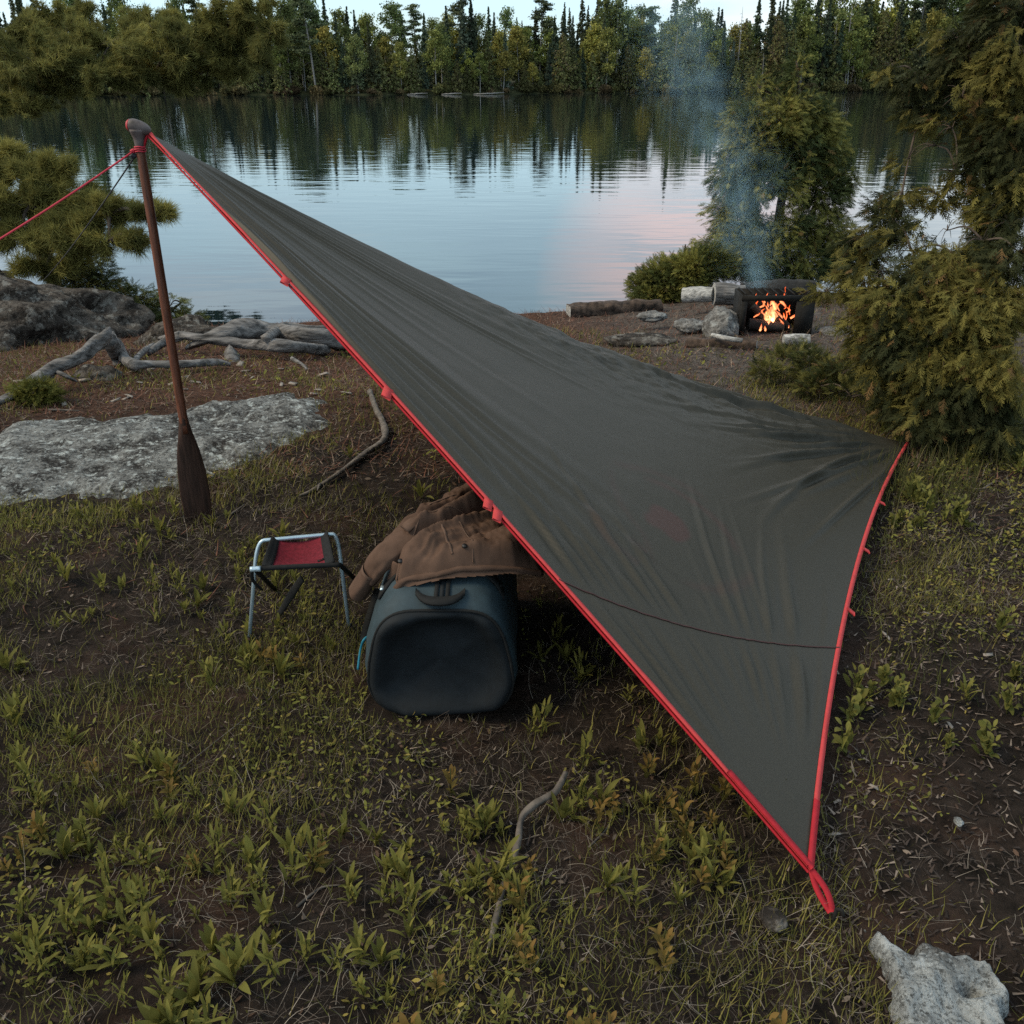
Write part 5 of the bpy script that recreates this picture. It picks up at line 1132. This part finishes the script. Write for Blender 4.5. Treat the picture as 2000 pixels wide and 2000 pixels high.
# ------------------------------------------------------------------ ground cover
TP = [tuple(a[:2]) for a in (GT, G1, G2, C4)]
def zone_ok(x, y, pad=0.0):
    return (sdist(SLAB, x, y) < .16*rng.random(np.shape(x))**2 - .02) & (sdist(FORE, x, y) < 0.005)
BAGP = [(-.42, 2.08), (.03, 2.08), (.03, 2.75), (-.42, 2.75)]
def scatter(n_, x0, x1, y0, y1, rg, dens):
    x = rg.uniform(x0, x1, n_); y = rg.uniform(y0, y1, n_); k = (rg.random(n_) < dens(x, y)) & (np.abs(x) < .62*y+1.5)
    x, y = x[k], y[k]; k = zone_ok(x, y) & ~inside(BAGP, x, y); x, y = x[k], y[k]
    return np.stack([x, y, H(x, y)], 1)
def blades(P, L, wd, lean, curl, col, rg, seg=3, az=None, flat=0.):
    """bent ribbons rooted at P"""
    N = len(P); az = rg.random(N)*6.283 if az is None else az
    L = np.broadcast_to(L, (N,)); wd = np.broadcast_to(wd, (N,)); th = np.broadcast_to(lean, (N,))*rg.uniform(.5, 1.3, N); cu = np.broadcast_to(curl, (N,))*rg.uniform(-.4, 1.2, N); tw = rg.normal(size=N)*.5*curl
    pts = [P]; p = P.copy(); a = az.copy()
    for k in range(seg):
        d = np.stack([np.sin(th)*np.cos(a), np.sin(th)*np.sin(a), np.cos(th)], 1); p = p + d*(L/seg)[:, None]; pts.append(p); th = th + cu/seg; a = a + tw/seg*2
    pts = np.stack(pts, 1)
    pts[..., 2] = np.maximum(pts[..., 2], P[:, None, 2]+.002)
    sd_ = np.stack([-np.sin(az), np.cos(az), 0*az], 1)*.5
    prof = np.linspace(1, .15, seg+1)
    V = np.stack([pts - sd_[:, None]*(wd[:, None]*prof)[..., None], pts + sd_[:, None]*(wd[:, None]*prof)[..., None]], 2)
    base = (np.arange(N)*(seg+1)*2)[:, None]; k = np.arange(seg)[None]*2
    F_ = np.stack([base+k, base+k+1, base+k+3, base+k+2], -1).reshape(-1, 4)
    return V.reshape(-1, 3), [F_], np.repeat(col, (seg+1)*2, 0)
def und(x, y): return inside(TP, x, y)
def patch_n(x, y, f=1.6, s=0): return fbm(x*f, y*f, 0, 3, s)
def dist_w(x, y): return np.clip((2.2/np.clip(y, 1., 99))**1.1, .12, 1)
rg = np.random.default_rng(77)
# short green grass and moss
def d_green(x, y):
    a = sstep(-.35, .35, patch_n(x, y, 1.5, 301)+.25*patch_n(x, y, 6, 302)) + .12
    a = a*np.where(y > 4.2, .30, 1)*np.where((x > .75) & (y < 2.6), .16, 1)*np.where(und(x, y), .35, 1)
    a = np.where((x > 1.3+.2*patch_n(x, y, 2, 305)) & (y > 4.2) & (y < 5.6+.4*patch_n(x, y, 2, 306)), .95, a); a = np.where((y > 5.4) & (x < 3), a*.5, a)
    return a*np.clip(dist_w(x, y)*1.3, .2, 1)
P = scatter(420000, -4.2, 4.4, .9, 7.2, rg, d_green); N = len(P)
cg = colvar((.130, .124, .028), N, rg, .5, (.190, .158, .050), .30)*np.clip(1+.35*patch_n(P[:, 0], P[:, 1], 3, 303), .5, 1.5)[:, None]
fd = np.clip(P[:, 1]/3, 1, 2)
mb = MB(); mb.add(*blades(P, rg.uniform(.018, .060, N)*(.8+.2*fd), .0027*fd, .55, .8, cg, rg, 2))
tag(mb.build('green_grass', M_grass), kind='stuff', label='short olive green grass and moss over the camp ground', cat='grass')
# dry curly straw
def d_dry(x, y):
    a = sstep(-.35, .5, patch_n(x, y, 1.9, 311)) + .38
    a = a*np.where(y > 4.2, .30, 1)*np.where((x > .75) & (y < 2.6), .25, 1)*np.where(und(x, y), .55, 1)
    return a*np.clip(dist_w(x, y)*1.3, .15, 1)
P = scatter(105000, -4.2, 4.4, .9, 6.2, rg, d_dry); N = len(P)
cg = colvar((.125, .098, .078), N, rg, .5, (.27, .225, .18), .25); fd = np.clip(P[:, 1]/2.5, 1, 2.2)
P[:, 2] += rg.uniform(0, .012, N)
mb = MB(); mb.add(*blades(P, rg.uniform(.03, .11, N), .0014*fd, 1.3, 1.6, cg, rg, 5))
tag(mb.build('dry_grass', M_grass), kind='stuff', label='curled dry brown straw lying over the soil', cat='grass')
# taller weeds at the edge of the cedar
def d_tall(x, y):
    a = np.where((x > 1.35) & (y > 3.4) & (y < 5.6) & (x < 3.2), .8*sstep(-.3, .4, patch_n(x, y, 2.2, 321)), 0)
    return np.maximum(a, np.where((x > 1.0) & (y > 2.0) & (y < 4.2), .16*sstep(.0, .5, patch_n(x, y, 2.2, 322)), 0))
P = scatter(52000, .8, 4.2, 1.8, 6.4, rg, d_tall); N = len(P)
cg = colvar((.066, .066, .020), N, rg, .4, (.12, .10, .045), .2)
mb = MB(); mb.add(*blades(P, rg.uniform(.05, .17, N), .004, .35, .9, cg, rg, 3))
tag(mb.build('tall_grass', M_grass), kind='stuff', label='longer loose grass growing in front of the big cedar', cat='grass')
P = scatter(900, -2.2, 1.5, 9.0, 10.5, rg, lambda x, y: np.where((ys(x)-y < 1.5) & (ys(x)-y > -.05), 1, 0)); N = len(P)
mb = MB(); mb.add(*blades(P, rg.uniform(.10, .28, N), .009, .3, .7, colvar((.085, .075, .030), N, rg, .4), rg, 3))
tag(mb.build('shore_grass', M_grass), kind='stuff', label='sparse yellowish grass along the near water edge', cat='grass')
# bark chips, needles and litter
def d_chip(x, y):
    a = np.where((x > .6) & (y < 3.3), .9, .10)*np.where(und(x, y), .45, 1); return np.where(y > 4.2, .35, a)*np.clip(dist_w(x, y)*1.5, .25, 1)
P = scatter(200000, -4.4, 4.4, .9, 9., rg, d_chip); N = len(P)
P[:, 2] += .003
cg = colvar((.040, .029, .024), N, rg, .6, (.15, .115, .092), .18)
mb = MB(); mb.add(*blades(P, rg.uniform(.010, .034, N), rg.uniform(.003, .008, N), 1.45, .25, cg, rg, 1))
tag(mb.build('bark_mulch', M_litter), kind='stuff', label='dark bark flakes scattered over the soil', cat='litter')
def d_need(x, y): return np.where(y > 3.7, np.clip(.9-.25*(x > .5), 0, 1), .06)*np.where(y > 9.5, 0, 1)
P = scatter(52000, -5, 3.2, 2.5, 9.6, rg, d_need); N = len(P); P[:, 2] += .004
cg = colvar((.120, .055, .036), N, rg, .5, (.21, .15, .11), .16)
mb = MB(); mb.add(*blades(P, rg.uniform(.03, .09, N), .0045, 1.4, .4, cg, rg, 2))
tag(mb.build('pine_needles', M_litter), kind='stuff', label='rusty fallen pine needles on the bank', cat='litter')

# tiny round leaves, moss and dead leaf bits that no one could count
def leafbits(name, n_, box_, dn, s0, s1, base, alt, p_, zmax, label, tilt):
    P = scatter(n_, *box_, rg, dn); N = len(P); hgt = rg.random(N)**1.6*zmax; P[:, 2] += .003+hgt
    az = rg.random(N)*6.283; sz = rg.uniform(s0, s1, N)*np.clip(P[:, 1]/2.6, 1, 1.8); a = np.stack([np.cos(az), np.sin(az), tilt*rg.normal(size=N)], 1); a = norm(a); bb = norm(np.cross(a, np.stack([tilt*rg.normal(size=N), tilt*rg.normal(size=N), np.ones(N)], 1)))
    q = sz[:, None]; V = np.stack([P-a*q, P-a*q*.25+bb*q*.42, P+a*q*.45+bb*q*.36, P+a*q, P+a*q*.45-bb*q*.36, P-a*q*.25-bb*q*.42], 1)
    i = np.arange(N)[:, None]*6; F_ = np.concatenate([i+np.array([[0, 1, 2, 5]]), i+np.array([[5, 2, 3, 4]])]); o = mesh_np(name, V.reshape(-1, 3), [F_], M_grass, None, np.repeat(colvar(base, N, rg, .45, alt, p_), 6, 0)); tag(o, label, name.split('_')[-1], kind='stuff')
d_lf = lambda x, y: sstep(-.15, .45, patch_n(x, y, 2.1, 501)+.35*patch_n(x, y, 7, 502))*np.where(y > 4.1, .12, 1)*np.where((x > .75) & (y < 2.4), .2, 1)*np.where(und(x, y), .3, 1)*np.clip(dist_w(x, y)*1.5, .25, 1)
leafbits('ground_leaves', 150000, (-4, 4.2, .9, 6.2), d_lf, .004, .010, (.145, .142, .032), (.205, .160, .042), .28, .035, 'tiny olive leaves and moss covering the soil in patches', .55)
leafbits('dead_leaves', 16000, (-4, 4.2, .9, 6.5), lambda x, y: np.clip(dist_w(x, y)*1.2, .2, 1)*.7, .004, .011, (.085, .052, .036), (.17, .13, .10), .25, .008, 'brown dead leaf scraps on the soil', .3)
# leafy plants: things of their own
def leaf(L, wd, pitch, az, cup, bend, base):
    k = 7; q = np.linspace(0, 1, k); prof = np.sin(np.pi*np.clip(q*.92+.06, 0, 1))**.8*wd*.5; th = pitch - bend*q
    dxy = np.cumsum(np.concatenate([[0], np.cos(th[:-1])]))*L/(k-1); dz = np.cumsum(np.concatenate([[0], np.sin(th[:-1])]))*L/(k-1)
    ca, sa = math.cos(az), math.sin(az)
    def row(o, up): return np.stack([dxy*ca - o*sa, dxy*sa + o*ca, dz+up], 1)
    return np.stack([row(-prof, prof*cup), row(0*prof, 0*prof), row(prof, prof*cup)], 1).reshape(-1, 3)+np.asarray(base), grid_faces(k, 3)
def plant(i, nl, Lr, wr, stem, cA, cB, name, label, grp):
    rg_ = np.random.default_rng(600+i); o = empty(name, (0, 0, -50), label, 'plant', grp); mb = MB()
    for k in range(nl):
        f = k/nl; L = rg_.uniform(*Lr)*(1-.3*f); az = k*2.4+rg_.normal()*.4
        V, F_ = leaf(L, L*rg_.uniform(*wr), R_(rg_.uniform(38, 84))+.1*f, az, .35, rg_.uniform(.1, 1.2), (rg_.normal()*.006, rg_.normal()*.006, stem*f))
        mb.add(V, [F_], (np.asarray(cA)*(1-f)+np.asarray(cB)*f)*rg_.uniform(.7, 1.3))
    mb.build('leaves', M_leaf, o, True)
    mb = MB(); mb.add(*tube([(0, 0, -.01), (.002, 0, stem*.5), (0, 0, stem+.004)], .0016, seg=5, n=5), col=(.06, .06, .02)); mb.build('stem', M_leaf, o, True)
    return o
lpA = 'low green plant with long pointed leaves in the dry grass'; lpB = 'small reddish tipped plant with upright oval leaves in the grass'; lpC = 'creeping small leaved green plant on the mulch'
GA, GB, GC = 'pointed leaf plants in the grass', 'reddish tipped plants in the grass', 'creeping plants right of the tarp'
PA = [plant(i, nl, Lr, (.15, .24), st_h, (.125, .118, .028), (.195, .175, .042), 'leafy_plant', lpA, GA) for i, (nl, Lr, st_h) in enumerate(((12, (.045, .080), .03), (15, (.035, .070), .06), (9, (.055, .095), .015), (18, (.030, .055), .085)))]
PB = [plant(10+i, 14, (.026, .045), (.32, .46), h, (.120, .105, .026), (.220, .125, .036), 'reddish_plant', lpB, GB) for i, h in enumerate((.08, .06))]
PCc = [plant(20+i, 16, (.018, .034), (.4, .6), h, (.120, .122, .030), (.180, .165, .042), 'creeping_plant', lpC, GC) for i, h in enumerate((.04, .06))]
def strew(prot, pts, s0, s1):
    for k, (x, y) in enumerate(pts):
        src = prot[k % len(prot)]; loc = (x, y, float(H(x, y))+.002); s = rg.uniform(s0, s1); rz = rg.random()*6.28; ln = (rg.normal()*.15, rg.normal()*.15)
        if k < len(prot): src.location = loc; src.scale = (s,)*3; src.rotation_euler = (ln[0], ln[1], rz)
        else: copy_tree(src, loc, rz, s, lean=ln)
def pick(n_, x0, x1, y0, y1, dens):
    o = []
    while len(o) < n_:
        x, y = rg.uniform(x0, x1), rg.uniform(y0, y1)
        if abs(x) > .58*y+.45 or not zone_ok(np.array([x]), np.array([y]))[0] or inside(BAGP, np.array([x]), np.array([y]))[0]: continue
        if rg.random() < dens(np.array([x]), np.array([y]))[0]: o.append((x, y))
    return o
fA = lambda x, y: sstep(-.25, .5, patch_n(x, y, 2.6, 401))*np.where(und(x, y), .25, 1)*np.where((x > .7), .12, 1)*np.clip((1.9/y)**1.6, .1, 1)
strew(PA, pick(280, -2.3, 1.6, 1.05, 4.0, fA), .45, 1.2)
strew(PB, pick(46, -1.2, .6, 1.05, 2.4, lambda x, y: sstep(0, .5, patch_n(x, y, 3, 411))), .7, 1.15)
strew(PCc, pick(110, .75, 2.8, 1.9, 4.4, lambda x, y: sstep(-.05, .35, patch_n(x, y, 2.4, 421))*np.where(und(x, y), 0, 1)), .9, 1.7)
# pale wood chips
chip = None
for k in range(46):
    if k < 34: u, v = rng.uniform(20, 700), rng.uniform(705, 790)
    else: u, v = rng.uniform(1620, 1990), rng.uniform(1000, 1650)
    p = gp(u, v, .006)
    if not zone_ok(p[:1], p[1:2])[0]: continue
    s = rng.uniform(.6, 1.5) if k < 34 else rng.uniform(.25, .6)
    if chip is None:
        V, F_ = box((0, 0, 0), (.075, .024, .009)); V = V*.75 + rng.normal(size=V.shape)*[.006, .004, .002]
        chip = mesh_np('wood_chip', V, F_, mat_plain('chip_wood', (.24, .20, .17), .9, var=.35)); tag(chip, 'pale split wood chip lying on the ground', 'wood chip', 'wood chips on the ground'); o = chip
    else: o = chip.copy(); C.objects.link(o)
    o.location = [float(a) for a in p]; o.rotation_euler = (rng.normal()*.15, rng.normal()*.15, rng.random()*6.28); o.scale = (s, s*rng.uniform(.6, 1.3), s)
# prototypes never placed are removed
for o in protos:
    if o not in used:
        for ch in list(o.children): bpy.data.objects.remove(ch)
        bpy.data.objects.remove(o)
